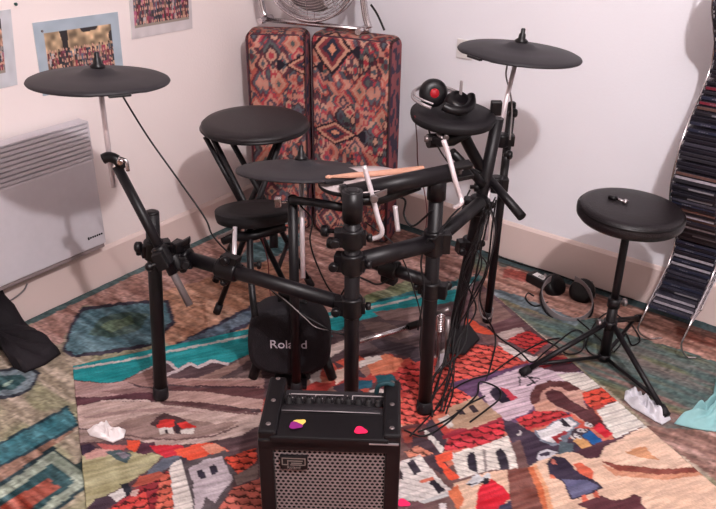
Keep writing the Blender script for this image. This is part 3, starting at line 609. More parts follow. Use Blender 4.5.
# ------------------------------------------------------------------ stools
def knob(mb, p, d, r=.012, l=.02):
    d = np.array(d, float); d /= np.linalg.norm(d); mb.lathe(p, d, [(r*.45, 0), (r*.45, l*.4), (r, l*.45), (r*1.05, l*.8), (r*.8, l)], 16)
c = A3(.546, -.786, 0)
t1 = thing('drum_stool', 'round black padded stool with folding legs behind the hi-hat, in front of the cushions', 'stool', c)
obj('seat', MB().lathe(c+UP*.634, UP, [(.150, 0), (.166, .002), (.1705, .009), (.169, .018), (.160, .025), (.13, .029), (.07, .031), (.0, .032)], 48), M_vinyl, t1)
obj('seat_trim', MB().lathe(c+UP*.632, UP, [(.171, .004), (.1745, .008), (.171, .012)], 48, cap=False), M_plastic, t1)
obj('seat_plate', MB().lathe(c+UP*.626, UP, [(.12, 0), (.12, .008)], 24), M_blk, t1)
def leg(name, a, b, r, M, th, **k): return obj(name, MB().tube([a, b], r), M, th, **k)
TLz = .628
l0 = c-RD*.115; r0 = c+RD*.10
legs = [(c-RD*.125-FD*.07+UP*TLz, c+RD*.14-FD*.13+UP*.012), (c-RD*.12+FD*.07+UP*TLz, c+RD*.16+FD*.09+UP*.012),
        (c+RD*.09-FD*.07+UP*TLz, c-RD*.15-FD*.10+UP*.012), (c+RD*.09+FD*.07+UP*TLz, c-RD*.19+FD*.12+UP*.012)]
for i, (a, b) in enumerate(legs):
    lg = leg('leg', a, b, .0095, M_blk, t1)
    d = (b-a)/np.linalg.norm(b-a)
    obj('rubber_foot', MB().cyl(b-d*.03, b+d*.006, .013), M_rubber, lg)
    if i == 0: leg('leg', a-RD*.022, a*.55+b*.45-RD*.01, .008, M_blk, t1)
def lp(l, t): return l[0]+(l[1]-l[0])*t
leg('crossbar', lp(legs[0], .72), lp(legs[1], .72), .007, M_blk, t1); leg('crossbar', lp(legs[2], .75), lp(legs[3], .75), .007, M_blk, t1)

c = A3(1.634, -.372, 0); t2 = thing('drum_stool', 'round black padded stool on tripod base near the right wall and CD rack', 'stool', c)
ax_ = A3(0, 0, 1)+RD*.035; sc = A3(1.639, -.402, .517)
obj('seat', MB().lathe(sc-UP*.03, ax_, [(.122, 0), (.140, .004), (.148, .013), (.150, .026), (.144, .039), (.142, .045), (.125, .050), (.07, .053), (.0, .054)], 56), M_vinyl, t2)
obj('piping', MB().lathe(sc-UP*.03, ax_, [(.1475, .033), (.150, .036), (.1465, .040)], 56, cap=False), M_plastic, t2)
foot = A3(1.640, -.400, -.012)
obj('seat_bracket', MB().lathe(sc-UP*.055, UP, [(.03, 0), (.05, .02), (.05, .024)], 24), M_blk, t2)
leg('upper_tube', foot+UP*.18, sc-UP*.035, .0115, M_blk, t2)
lw = obj('lower_tube', MB().tube([foot+UP*.022, foot+UP*.235], .0155), M_blk, t2)
g = MB(); g.lathe(foot+UP*.215, UP, [(.019, 0), (.019, .03)], 20); g.lathe(foot+UP*.14, UP, [(.021, 0), (.021, .025)], 20); g.lathe(foot+UP*.022, UP, [(.019, 0), (.019, .02)], 20)
obj('collar', g, M_blk, t2, split=True)
g = MB(); knob(g, foot+UP*.155-RD*.02, -RD); knob(g, foot+UP*.23+RD*.018, RD); obj('wing_nut', g, M_steel, t2, split=True)
feet = [hz(520, 374, .012), hz(667, 417, .012), hz(640, 318, .012)]
for i, f in enumerate(feet):
    h = f-foot; h[2] = 0; d = h/np.linalg.norm(h); top = foot+UP*.155+d*.018
    lg = obj('leg', MB().tube([top, f], .0085), M_blk, t2); dd = (f-top)/np.linalg.norm(f-top)
    obj('rubber_foot', MB().tube([f-dd*.035, f-dd*.004], .0135), M_rubber, lg)
    obj('strut', MB().tube([foot+UP*.032+d*.015, top+(f-top)*.80], .006), M_blk, t2)
# small wing-bolt adapter lying on the seat
a = hz(617, 199, .5465); b = hz(628, 203, .5465); e_ = (b-a)/np.linalg.norm(b-a); pl = thing('plug_adapter', 'small chrome and black plug adapter lying on the right stool', 'adapter', (a+b)/2-UP*.006)
obj('plug', MB().tube([a, a*.4+b*.6], .0042), M_chrome, pl)
obj('sleeve', MB().lathe(a*.42+b*.58, e_, [(.0055, 0), (.0085, .003), (.0085, .011), (.006, .013)], 20), M_chrome, pl); obj('grip', MB().tube([a-e_*.020-RD*.006, a-e_*.002], .007), M_plastic, pl)

# ------------------------------------------------------------------ drum rack
rk = thing('drum_rack', 'black tubular electronic drum kit rack standing on the village rug', 'drum rack', (1.0, -1.1, .009))
RT = .0185
Lb = A3(*hz(161, 397, .012)); Lt = dp(152, 213, 2.06)
Ab = A3(1.262, -1.205, .010); At = Ab*A3(1, 1, 0)+UP*.745
Bb = A3(*hz(424, 411, .012)); Bt = dp(437.5, 176, 1.935)
def post(b, t, r=RT):
    p = obj('post', MB().tube([b, t], r, 20), M_blk, rk); d = (t-b)/np.linalg.norm(t-b)
    obj('foot_cap', MB().lathe(b, d, [(r+.003, 0), (r+.004, .01), (r+.003, .035), (r+.0005, .038)], 24), M_rubber, p)
    obj('end_cap', MB().lathe(t, d, [(r, 0), (r*.95, .004), (r*.6, .007)], 20), M_plastic, p); return p
post(Lb, Lt); post(Ab, At); post(Bb, Bt)
def onp(b, t, y):
    for k in range(200):
        p = b+(t-b)*(k/199.)
        if project(p)[1] < y: return p
    return t
def clamp(p, axis, side, name='clamp', r=RT, L=.055):
    axis = np.array(axis, float); axis /= np.linalg.norm(axis); side = np.array(side, float); side /= np.linalg.norm(side)
    third = np.cross(axis, side); g = MB()
    g.lathe(p-axis*L/2, axis, [(r+.004, 0), (r+.008, .004), (r+.008, L-.004), (r+.004, L)], 24)
    g.box(p+side*(r+.012), (.022, .03, L*.8), [side, third, axis]); g.box(p-side*(r+.008), (.012, .026, L*.6), [side, third, axis])
    o = obj(name, g, M_plastic, rk, .002)
    k = MB(); knob(k, p+side*(r+.02)+third*.012, third, .011, .028); knob(k, p-side*(r+.006), -side, .010, .022)
    obj('wing_screw', k, M_plastic, o, split=True); return o
pL = onp(Lb, Lt, 250); dL = Lt-Lb
pA1 = onp(Ab, At, 307); pA2 = onp(Ab, At, 264); pB2 = onp(Bb, Bt, 243); pB1 = onp(Bb, Bt, 290)
# left wing bar
bl0 = pL+RD*.02+UP*.004-FD*.01; bl1 = pA1
obj('side_bar', MB().tube([bl0, bl1], RT, 20), M_blk, rk); db = bl1-bl0
clamp(pL, dL, RD+.4*FD); clamp(pA1, UP, -RD); clamp(bl0+db*.12, db, UP, L=.05)
clamp(bl0+db*.37, db, UP+.3*RD, L=.06)
# cross bars between the middle posts
obj('cross_bar', MB().tube([pA2, pB2+(pB2-pA2)*.05], .0225, 20), M_blk, rk); clamp(pA2, UP, -RD+FD*.2); clamp(pB2, UP, RD, L=.07)
q0, q1 = dp(372, 262, 2.12), dp(432, 283, 2.06)
obj('cross_bar', MB().tube([q0, q1], .017, 18), M_blk, rk); clamp(pB1, UP, RD-.3*FD, L=.05); clamp(q0*.7+q1*.3, q1-q0, -UP, L=.05)
tb0, tb1 = dp(343, 194, 1.90), dp(452, 172.5, 1.93)
obj('top_bar', MB().tube([tb0, tb1], [.021, .0225], 20), M_blk, rk)
obj('end_cap', MB().tube([tb0-(tb1-tb0)*.02, tb0+(tb1-tb0)*.04], .0235, 20), M_plastic, rk); obj('tee_joint', MB().tube([At-UP*.07, At+UP*.003], .0235, 20), M_plastic, rk); obj('tee_joint', MB().tube([Bt-UP*.06, Bt+UP*.008], .0235, 20), M_plastic, rk)
dt = (tb1-tb0)/np.linalg.norm(tb1-tb0); g = MB()
g.box(tb1+dt*.022+UP*.014, (.05, .036, .010), [dt, np.cross(UP, dt), UP]); g.box(tb1+dt*.024-UP*.014, (.054, .036, .012), [dt, np.cross(UP, dt), UP]); g.box(tb1+dt*.004, (.012, .036, .036), [dt, np.cross(UP, dt), UP])
obj('bar_clamp', g, M_plastic, rk, .002); obj('wing_screw', MB().lathe(tb1+dt*.02-UP*.006, UP, [(.006, -.004), (.006, .012)], 14), M_steel, rk)
# knobs at the left of the inner post
g = MB(); kp = onp(Ab, At, 238)
for yy, xx, ll in ((231, 327, .024), (243, 333, .02)):
    q = dp(xx, yy, 1.93); g.lathe(q, -RD+.2*FD, [(.013, -.004), (.0145, 0), (.0145, .010), (.012, .014)], 18); g.tube([q, q+RD*.03], .005, 10)
obj('wing_knob', g, M_plastic, rk, split=True); clamp(kp, UP, -RD, L=.05)
# right wing: bar running back, leaning post, rear post
w0 = pB2+UP*.0; w1 = dp(480, 203, 2.22)
obj('side_bar', MB().tube([w0, w1], RT, 20), M_blk, rk)
e0, e1 = dp(498, 118, 2.18), dp(463, 287, 2.45); e2 = e0+(e1-e0)*1.0
e2 = hz(452, 338, .012)
obj('post', MB().tube([e2, e1, dp(480, 205, 2.30), e0], [.017, .018, .0185, .017], 20), M_blk, rk)
D0 = hz(487, 321, .012); D1 = dp(512, 104, 2.34)
post(D0, D1, .0125)
clamp(dp(496, 184, 2.37), D1-D0, RD, r=.0125, L=.05); clamp(dp(502, 140, 2.36), D1-D0, RD, r=.0125, L=.04); clamp(dp(478, 205, 2.27), e0-e1, -RD, L=.055)
clamp(dp(470, 245, 2.38), e0-e1, -RD-.3*FD, L=.05)
obj('boom_arm', MB().tube([dp(484, 172, 2.30), dp(522, 217, 2.20)], [.0115, .0135], 16), M_blk, rk)
g = MB(); 
for (x, y, t_) in ((508, 155, 2.33), (513, 113, 2.33), (475, 187, 2.25)):
    p = dp(x, y, t_); knob(g, p-RD*.014, RD, .013, .026)
obj('wing_knob', g, M_plastic, rk, split=True)
# hi-hat post, pad arm
H0 = A3(*hz(296.5, 392, .012)); H1 = dp(292.5, 198, 2.05)
post(H0, H1, .0135)
obj('pad_arm', MB().tube(spline([dp(250, 228, 2.25), dp(250, 258, 2.22), dp(252, 290, 2.2), dp(255, 317, 2.18)], 5), .0095, 14), M_blk, rk)
obj('pad_arm', MB().tube([dp(273, 222, 2.28), dp(274, 248, 2.28)], .0125, 14), M_blk, rk)
g = MB(); knob(g, dp(254, 265, 2.2), RD, .011, .02); knob(g, dp(228, 262, 2.16), -RD, .011, .02); obj('wing_knob', g, M_plastic, rk, split=True)
# brackets near the hi-hat
g = MB(); g.tube([dp(292, 200, 2.04), dp(318, 203, 1.98), dp(345, 208, 1.93)], .011, 14); obj('hi_hat_bracket', g, M_plastic, rk)
g = MB(); g.tube([dp(350, 200, 1.9), dp(375, 200, 1.92), dp(396, 194, 1.95), dp(420, 186, 1.95)], [.012, .015, .013, .010], 14); obj('pad_bracket', g, M_plastic, rk)

# ------------------------------------------------------------------ rubber pads and cymbal pads
def tiltaxis(away=0., side=0.):
    a = UP*1.+FD*math.tan(math.radians(away))+RD*math.tan(math.radians(side)); return a/np.linalg.norm(a)
def cymbal(c, R, ax, label, rod0, rod1, notch):
    th = thing('cymbal_pad', label, 'cymbal', c, 'rubber cymbal pads of the kit'); ax = np.array(ax); n = 72
    X_ = RD-ax*(RD@ax); X_ /= np.linalg.norm(X_); Y_ = np.cross(ax, X_)
    prof = [(0, .020), (.014, .020), (.03, .017), (.040, .010), (.055, .006), (R*.6, .003), (R*.93, -.003), (R*.985, -.007), (R, -.011), (R*.99, -.014), (R*.95, -.013), (R*.5, -.007), (.03, -.005), (0, -.005)]
    V = []
    for r, h in prof:
        for k in range(n):
            a = 2*math.pi*k/n; d = abs((a-notch+math.pi) % (2*math.pi)-math.pi); f = 1.
            if d < .32: f = 1-.035*(r/R)**4
            V.append(c+X_*r*f*math.cos(a)+Y_*r*f*math.sin(a)+ax*h)
    g = MB(); g.add(V, [(i*n+k, i*n+(k+1) % n, (i+1)*n+(k+1) % n, (i+1)*n+k) for i in range(len(prof)-1) for k in range(n)])
    obj('pad', g, M_cym, th)
    obj('wing_nut', MB().lathe(c+ax*.018, ax, [(.016, 0), (.018, .006), (.010, .012), (.009, .022), (.006, .026), (.006, .036), (.004, .038)], 20), M_plastic, th)
    g = MB(); an = notch; p = c+(X_*math.cos(an)+Y_*math.sin(an))*R*.965-ax*.014; tt = -X_*math.sin(an)+Y_*math.cos(an); g.box(p, (.05, .012, .006), [tt, np.cross(ax, tt), ax]); obj('edge_grip', g, M_plastic, th, .002)
    obj('rod', MB().tube([rod0, rod1], .0066, 14), M_whiteRod, th)
    obj('sleeve', MB().lathe(c-ax*.024, ax, [(.007, 0), (.012, .004), (.012, .016), (.02, .019)], 20), M_plastic, th); return th
c1 = dp(98.5, 76, 1.86); cymbal(c1, .164, tiltaxis(4, 1.5), 'black rubber cymbal pad on the left, in front of the wall photos', c1-UP*.01, dp(113.5, 187, 2.0), -1.0)
c2 = dp(520, 49.5, 2.14); cymbal(c2, .168, tiltaxis(2, 4), 'black rubber cymbal pad on the right, highest of the kit', c2-UP*.01-RD*.004, dp(488, 172, 2.26), 3.75)
c3_ = dp(301, 167, 2.06); cymbal(c3_, .169, tiltaxis(12.5, 1), 'black rubber hi-hat pad in the middle, in front of the patterned cushions', c3_-UP*.01, dp(303, 278, 2.10), 5.3)
# left boom arm holding the cymbal rod
g0, g1 = dp(117, 166, 1.955), dp(187, 300, 2.03)
obj('boom_arm', MB().tube([g0, g0+(g1-g0)*.8], .0125, 18), M_blk, rk); obj('boom_arm', MB().tube([g0+(g1-g0)*.7, g0+(g1-g0)*1.04], .0095, 18), M_greytube, rk, label='grey inner end of the boom arm')
g = MB(); g.tube(spline([dp(103, 159, 1.95), dp(109, 157, 1.95), dp(117, 160, 1.95), dp(123, 168, 1.96)], 5), [.013]*15+[.012], 16)
obj('boom_head', g, M_plastic, rk); g = MB(); g.tube(spline([dp(119, 158, 1.93), dp(126, 161, 1.93), dp(128, 171, 1.94)], 5), .0048, 10); knob(g, dp(121, 161, 1.935), -FD, .008, .012); obj('wing_screw', g, M_chrome, rk)
clamp(dp(163, 256, 2.0), g1-g0, -FD, L=.055, r=.0125); clamp(dp(176, 262, 2.04), g1-g0, RD, L=.045, r=.012)
g = MB(); q = dp(184, 243, 2.03); g.box(q, (.040, .018, .018), [RD*.85+UP*.5, FD, UP]); g.box(dp(178, 247, 2.03), (.02, .03, .03)); obj('lever', g, M_plastic, rk, .004)
obj('wing_knob', MB().lathe(dp(141, 247, 2.03), -RD, [(.014, 0), (.014, .012), (.01, .016)], 18), M_plastic, rk)
# round rubber drum pads
def pad(c, R, ax, M_top, label, H=.028):
    th = thing('drum_pad', label, 'drum pad', c, 'round drum pads of the kit')
    obj('rim', MB().lathe(c, ax, [(R*.80, -H), (R*.97, -H*.85), (R, -H*.4), (R, -.002), (R*.995, .001), (R*.975, .001), (R*.97, 0)], 56), M_clear, th)
    obj('playing_surface', MB().lathe(c, ax, [(R*.982, -.004), (R*.978, .002), (R*.6, .0035), (0, .004)], 56), M_top, th)
    obj('shell_boss', MB().lathe(c, ax, [(.03, -H-.02), (.045, -H-.012), (.05, -H+.004)], 24), M_plastic, th); return th
pc = dp(254, 209, 2.28); ax = tiltaxis(10, -2); pL_ = pad(pc, .112, ax, M_rubber, 'round black rubber pad at lower left, below the hi-hat pad', .034)
g = MB(); g.tube([dp(235, 227, 2.17), dp(233.5, 279, 2.14)], .0065, 12); obj('rod', g, M_whiteRod, pL_)
g = MB(); g.tube(spline([dp(222, 240, 2.2), dp(235, 236, 2.2), dp(250, 236, 2.24), dp(285, 226, 2.26)], 5), .015, 14); obj('arm', g, M_plastic, pL_)
g = MB(); q = dp(278, 202, 2.17); g.box(q, (.018, .02, .026), [RD, FD, UP]); g.cyl(q, q+RD*.035, .004); obj('rod_holder', g, M_chrome, pL_, .002)
g = MB(); q = dp(226, 234, 2.17); g.box(q, (.05, .006, .010), [RD*.9+UP*.45, FD, UP]); obj('wing_screw', g, M_steel, pL_, .002)
sc_ = dp(361, 179.5, 1.98); ax = tiltaxis(4, -4); pS = pad(sc_, .108, ax, M_mesh, 'round drum pad with pale top behind the top bar, drumsticks across it', .012)
pt = dp(453, 113.5, 2.14); ax = tiltaxis(-3, 3); pT = pad(pt, .115, ax, M_rubber, 'round black rubber pad at right, carrying the headphones', .022)
g = MB(); g.tube(spline([pt-UP*.03, dp(462, 133, 2.15), dp(470, 148, 2.2), dp(482, 170, 2.26)], 5), .016, 16); g.tube([dp(428, 141, 2.1), dp(452, 139, 2.12), dp(484, 121, 2.18)], .019, 16); g.tube([dp(452, 152, 2.13), dp(475, 176, 2.2), dp(482, 184, 2.25)], .012, 14); obj('arm', g, M_plastic, pT)
g = MB(); g.box(dp(496, 108, 2.16), (.03, .02, .04), [RD, FD, UP]); g.box(dp(438, 141, 2.08), (.03, .016, .02)); obj('bracket', g, M_plastic, pT, .003, split=True)
g = MB(); g.cyl(dp(438, 133, 2.08), dp(444, 141, 2.07), .006); knob(g, dp(432, 139, 2.08), -RD, .009, .02); knob(g, dp(446, 136, 2.07), -FD, .007, .012); obj('wing_screw', g, M_steel, pT)
# chrome L-rods on the top bar
def lrod(pts, label): return tag(obj('rod', MB().tube(spline(pts, 6), .0066, 14), M_whiteRod, rk), '', '') if False else obj('mounting_rod', MB().tube(spline(pts, 6), .0062, 14), M_whiteRod, rk, label=label)
lrod([dp(364, 166, 1.87), dp(368, 180, 1.88), dp(373, 198, 1.89), dp(378, 218, 1.90), dp(382, 230, 1.91), dp(380, 236, 1.92), dp(372, 239, 1.93)], 'bright plated bent rod')
lrod([dp(395, 206, 1.96), dp(396.5, 219, 1.97), dp(398, 231, 1.98)], 'bright plated rod'); lrod([dp(443.5, 140, 1.88), dp(449, 157, 1.89), dp(455, 180, 1.90), dp(460, 196, 1.92), dp(461, 203, 1.92), dp(454, 208, 1.93)], 'bright plated bent rod')
g = MB(); g.box(dp(381, 194, 1.87), (.032, .006, .016), [RD*.9+UP*.4, FD, UP]); g.lathe(dp(374, 198, 1.87), -FD, [(.01, 0), (.01, .01)], 14); obj('wing_screw', g, M_steel, rk, .002)
# chrome rod tube on rear right
obj('chrome_tube', MB().tube([dp(487, 175, 2.27), dp(489, 200, 2.28), dp(486, 240, 2.32)], .0055, 12), M_whiteRod, rk)
# drum sticks
def stick(a, b, label):
    d = (b-a)/np.linalg.norm(b-a); th = thing('drumstick', label, 'drumstick', (a+b)/2); L = np.linalg.norm(b-a)
    obj('shaft', MB().lathe(a, d, [(.004, 0), (.0068, .004), (.0072, L*.5), (.0068, L*.75), (.0035, L*.965)], 16), M_wood, th)
    obj('tip', MB().lathe(a+d*L*.96, d, [(.003, 0), (.005, .006), (.0052, .010), (.003, .016), (0, .017)], 14), M_wood, th)
stick(dp(424, 168, 2.06), dp(333, 178.5, 1.98), 'wooden drumstick lying on the pale pad, butt end towards the right pad')
stick(dp(419, 170.5, 2.02), dp(328, 177, 1.93), 'wooden drumstick nearer the top bar, lying on the pale pad')

# ------------------------------------------------------------------ kick pad
kb = A3(*hz(287, 388, .01)); kt = thing('kick_pad', 'black fabric-covered kick drum pad standing behind the amplifier', 'kick pad', kb)
nf = -FD*.97-UP*0; kr = RD; kc = dp(290, 334, 2.33)
def sup(th_, a, b, p=3.2):
    c_, s_ = math.cos(th_), math.sin(th_); return a*np.sign(c_)*abs(c_)**(2/p), b*np.sign(s_)*abs(s_)**(2/p)
g = MB(); n = 56; prof = [(.86, .055), (.97, .05), (1., .03), (1., -.03), (.96, -.045), (.8, -.05)]; V = []
for f, d in prof:
    for k in range(n):
        x_, z_ = sup(2*math.pi*k/n, .120, .112, 2.9); tp = 1+.06*z_/.112*-1; V.append(kc+kr*x_*f*tp+UP*z_*f-FD*d)
g.add(V, [(i*n+k, i*n+(k+1) % n, (i+1)*n+(k+1) % n, (i+1)*n+k) for i in range(len(prof)-1) for k in range(n)])
g.add(V[:n], [tuple(range(n))], False); g.add(V[-n:], [tuple(range(n))], False)
obj('cover', g, mat('black fabric cover', (26, 22, 27), .8, noise=.15, bump=.5, bscale=300), kt)
g = MB()
for sx in (-.115, -.035, .045, .125):
    g.tube([kc+RD*sx*.8-UP*.08, A3(*(kc+RD*sx))*A3(1, 1, 0)+UP*.012-FD*.015], [.017, .014], 14)
obj('leg', g, M_blk, kt, split=True)
g = MB(); g.box(A3(*kc)*A3(1, 1, 0)+UP*.016, (.10, .14, .012), [RD, FD, UP]); obj('base_plate', g, M_blk, kt, .003)
g = MB(); g.tube([kc+UP*.10-RD*.02, kc+UP*.135-RD*.03+FD*.02, kc+UP*.10+RD*.05], .012, 12); obj('handle', g, M_plastic, kt)
def text(body, size, pos, xa, ya, M, parent, name, ext=.0006):
    cu = bpy.data.curves.new(name, 'FONT'); cu.body = body; cu.size = size; cu.align_x = 'CENTER'; cu.align_y = 'CENTER'; cu.extrude = ext
    o = bpy.data.objects.new(name, cu); COL.objects.link(o); bpy.context.view_layer.update()
    dg = bpy.context.evaluated_depsgraph_get(); me = bpy.data.meshes.new_from_object(o.evaluated_get(dg)); bpy.data.objects.remove(o)
    xa = np.array(xa)/np.linalg.norm(xa); ya = np.array(ya)/np.linalg.norm(ya); za = np.cross(xa, ya); base = root_loc(parent)
    for v in me.vertices:
        p = np.array(pos)+xa*v.co.x+ya*v.co.y+za*v.co.z-base; v.co = tuple(p)
    me.materials.clear(); me.materials.append(M); o = bpy.data.objects.new(name, me); COL.objects.link(o); o.parent = parent; return o
text('Roland', .039, kc-FD*.0565, RD, UP, M_lets, kt, 'logo')

# ------------------------------------------------------------------ kick pedal
pb = A3(*hz(452, 362, .012)); kp_ = thing('drum_pedal', 'black and chrome drum pedal on the rug behind the right rack post', 'pedal', pb)
g = MB(); V = [hz(441, 372, .014), hz(452, 378, .014), hz(480, 350, .075), hz(466, 337, .075)]
g.add([*V, *[v-UP*.008 for v in V]], [(0, 1, 2, 3), (7, 6, 5, 4), (0, 4, 5, 1), (1, 5, 6, 2), (2, 6, 7, 3), (3, 7, 4, 0)], False); 
q = [hz(450, 352, .05), hz(465, 353, .04), hz(480, 338, .05), hz(470, 324, .06), hz(453, 326, .07)]
obj('footboard', MB().add([*q, *[v-UP*.01 for v in q]], [(0, 1, 2, 3, 4), (9, 8, 7, 6, 5)]+[(i, i+5, (i+1) % 5+5, (i+1) % 5) for i in range(5)], False), M_blk, kp_, .003)
g = MB(); q = [hz(434, 374, .012), hz(446, 368, .012), hz(452, 352, .012), hz(438, 356, .012)]; g.add([*[v+UP*.008 for v in q], *q], [(0, 1, 2, 3), (7, 6, 5, 4)]+[(i, i+4, (i+1) % 4+4, (i+1) % 4) for i in range(4)], False)
obj('base_plate', g, M_chrome, kp_, .002)
g = MB(); g.tube([hz(447, 366, .02), dp(448, 318, 2.35)], .0085, 14); g.tube([hz(438, 356, .02), dp(440, 312, 2.38)], .006, 12); g.tube([dp(438, 313, 2.38), dp(450, 309, 2.36)], .008, 12); obj('frame', g, M_steel, kp_)
g = MB(); ctr = dp(441, 318, 2.36)
for k in range(7): g.tube([ctr+RD*.013*math.cos(a*.524)+UP*(.013*math.sin(a*.524)-.006*k) for a in range(12)], .0022, 6, closed=True)
obj('spring', g, M_chrome, kp_)
g = MB(); g.tube([dp(359, 341.5, 2.30), dp(409, 327, 2.36)], .0072, 14); obj('beater_rod', g, M_chrome, kp_); obj('beater', MB().tube([dp(408, 327, 2.36), dp(424, 322, 2.38), dp(440, 315, 2.38)], [.011, .012, .008], 14), M_plastic, kp_)
g = MB(); q = [hz(352, 327, .02), hz(404, 322, .03), hz(424, 340, .03), hz(366, 348, .016)]
# ------------------------------------------------------------------ headphones
def cup(mb, p, ax, R, T):
    mb.lathe(p, ax, [(R*.5, -T*.5), (R*.9, -T*.5), (R, -T*.3), (R, T*.1), (R*.92, T*.3), (R*.8, T*.5), (R*.4, T*.5)], 32)
hp = thing('headphones', 'black headphones with a red badge resting on the right drum pad', 'headphones', dp(440, 108, 2.11))
ce = dp(433.5, 93, 2.13); a_ = -FD*.85+RD*.1+UP*.2; g = MB(); cup(g, ce, a_, .038, .032); obj('ear_cup', g, M_plastic, hp)
cr = obj('badge', MB().lathe(ce, a_, [(.013, .0155), (.012, .0175), (0, .0185)], 24), M_red, hp, label='round red badge on the ear cup')
g = MB(); c4 = dp(458, 103, 2.11); cup(g, c4, -FD*.4+RD*.3+UP*.8, .036, .034); obj('ear_cup', g, M_plastic, hp)
g = MB(); c5 = dp(422, 102, 2.06)
g.tube(spline([dp(431, 108, 2.05), dp(421, 103.5, 2.05), dp(413, 98, 2.08), dp(414, 91, 2.12), dp(424, 87, 2.16), dp(436, 85, 2.18), dp(450, 89, 2.17), dp(462, 94, 2.14)], 6), .0042, 10)
g.tube(spline([dp(433, 104, 2.05), dp(422, 99.5, 2.05), dp(415, 95, 2.08), dp(416, 89, 2.12), dp(426, 85, 2.16), dp(438, 88, 2.18), dp(452, 92, 2.17), dp(463, 97, 2.14)], 6), .0028, 8)
obj('headband', g, M_silver, hp)
g = MB(); g.tube(spline([dp(443, 106, 2.06), dp(452, 110, 2.06), dp(464, 110, 2.07), dp(471, 104, 2.10), dp(471, 96, 2.12)], 6), .012, 14); obj('padding', g, M_plastic, hp)
obj('slider', MB().box(dp(461, 88, 2.10), (.008, .006, .04), [RD, FD, UP]), M_silver, hp, .002)
h2b = A3(*hz(569, 300, 0)); h2 = thing('headphones', 'silver and black headphones lying on the carpet by the right wall', 'headphones', h2b)
g = MB(); N = 40
ctr = A3(*hz(567, 298, .035)); ra, rb = .086, .098
pts = [ctr+RD*ra*math.cos(a)+(FD*.96+UP*.35)*rb*math.sin(a) for a in np.linspace(math.pi*.66, math.pi*2.34, 28)]
V = []
for p in pts:
    o_ = (p-ctr)/np.linalg.norm(p-ctr)
    for sgn, off in ((-1, 0), (1, 0), (1, .002), (-1, .002)): V.append(p+UP*sgn*.012+o_*off)
g.add(V, [(i*4+k, i*4+(k+1) % 4, (i+1)*4+(k+1) % 4, (i+1)*4+k) for i in range(27) for k in range(4)], False); obj('headband', g, M_silver, h2, .0008)
g = MB(); g.tube([p-UP*.012+(p-ctr)*.05 for p in pts], .004, 10); obj('padding', g, M_plastic, h2)
g = MB(); cup(g, dp(555, 286, 2.88), RD*.55-FD*.6+UP*.55, .046, .034); obj('ear_cup', g, M_plastic, h2)
g = MB(); cup(g, dp(582, 291, 2.83), -RD*.5-FD*.6+UP*.6, .046, .034); obj('ear_cup', g, M_plastic, h2)
for xx, tt in ((546, 2.9), (593, 2.84)):
    g = MB(); q = dp(xx, 283+(8 if xx > 560 else 0), tt); g.tube([q-FD*.03-UP*.01, q+UP*.01, q+FD*.03+UP*.02], .0045, 10); obj('yoke', g, M_silver, h2, split=True)

# ------------------------------------------------------------------ power adapter
pa = hz(539, 279, .022)*A3(1, 1, 0); ad = thing('power_adapter', 'black power adapter with white label on the carpet by the right wall', 'adapter', pa)
u_ = (hz(560, 285)-hz(530, 270)); u_[2] = 0; u_ /= np.linalg.norm(u_); v_ = np.cross(UP, u_)
obj('case', MB().box(pa+UP*.018, (.085, .05, .034), [u_, v_, UP]), M_plastic, ad, .005)
obj('printed_label', MB().box(pa+UP*.0355+u_*.003, (.050, .026, .001), [u_, v_, UP]), M_white, ad, label='white printed label')
g = MB()
for i, (yy, ll) in enumerate(((.006, .016), (-.001, .024), (-.007, .020))): g.box(pa+UP*.0363+u_*.010+v_*yy, (ll, .0025, .0004), [u_, v_, UP])
obj('label_print', g, M_dark, ad)

# ------------------------------------------------------------------ guitar amplifier
zt = .335; FL, FR, BRk, BLk = [hz(x, y, zt) for x, y in ((257, 436), (401, 441), (400.5, 383), (264, 379))]
w_ = (FR-FL)/np.linalg.norm(FR-FL); bk = np.cross(UP, w_); Wm = np.linalg.norm(FR-FL); Dm = .5*((BRk-FR)@bk+(BLk-FL)@bk)
am = thing('guitar_amplifier', 'small black guitar practice amplifier with metal grille, in the foreground on the rug', 'amplifier', (FL+FR)/2*A3(1, 1, 0)+bk*Dm/2+UP*.009)
def ap(a, d, z): return FL*A3(1, 1, 0)+w_*a+bk*d+UP*z      # across, depth, height
AX = [w_, bk, UP]; s_ = .020
def abox(a0, a1, d0, d1, z0, z1): return MB().box(ap((a0+a1)/2, (d0+d1)/2, (z0+z1)/2), (a1-a0, d1-d0, z1-z0), AX)
zb = .020
obj('cabinet', abox(0, Wm, .022, Dm, zb, zt-.032), mat('amp tolex', (27, 25, 28), .6, noise=.2, scale=120, bump=.6, bscale=500), am, .006)
g = MB()
for a0, a1 in ((0, .040), (Wm-.038, Wm)): g.box(ap((a0+a1)/2, Dm/2+.002, zt-.013), (a1-a0, Dm-.004, .044), AX)
obj('side_rail', g, M_plastic, am, .006, split=True)
g = MB(); g.box(ap(Wm/2, .043, zt-.016), (Wm-.05, .086, .030), AX); obj('top_panel', g, M_plastic, am, .004)
g = MB(); g.box(ap(Wm/2, .011, .17), (Wm, .022, .0001), AX)
g = MB(); g.box(ap(.016, .012, (zb+zt)/2-.01), (.032, .024, zt-zb-.03), AX); g.box(ap(Wm-.016, .012, (zb+zt)/2-.01), (.032, .024, zt-zb-.03), AX); g.box(ap(Wm/2, .012, zt-.024), (Wm, .024, .028), AX); g.box(ap(Wm/2, .012, zb+.012), (Wm, .024, .024), AX)
obj('front_frame', g, M_plastic, am, .004)
obj('edge_trim', abox(Wm*.78, Wm*.985, -.0015, .003, zt-.0125, zt-.0095), M_silver, am, label='thin bright edge line'); 
obj('speaker_board', abox(.03, Wm-.03, .018, .0215, zb+.02, zt-.035), M_dark, am)
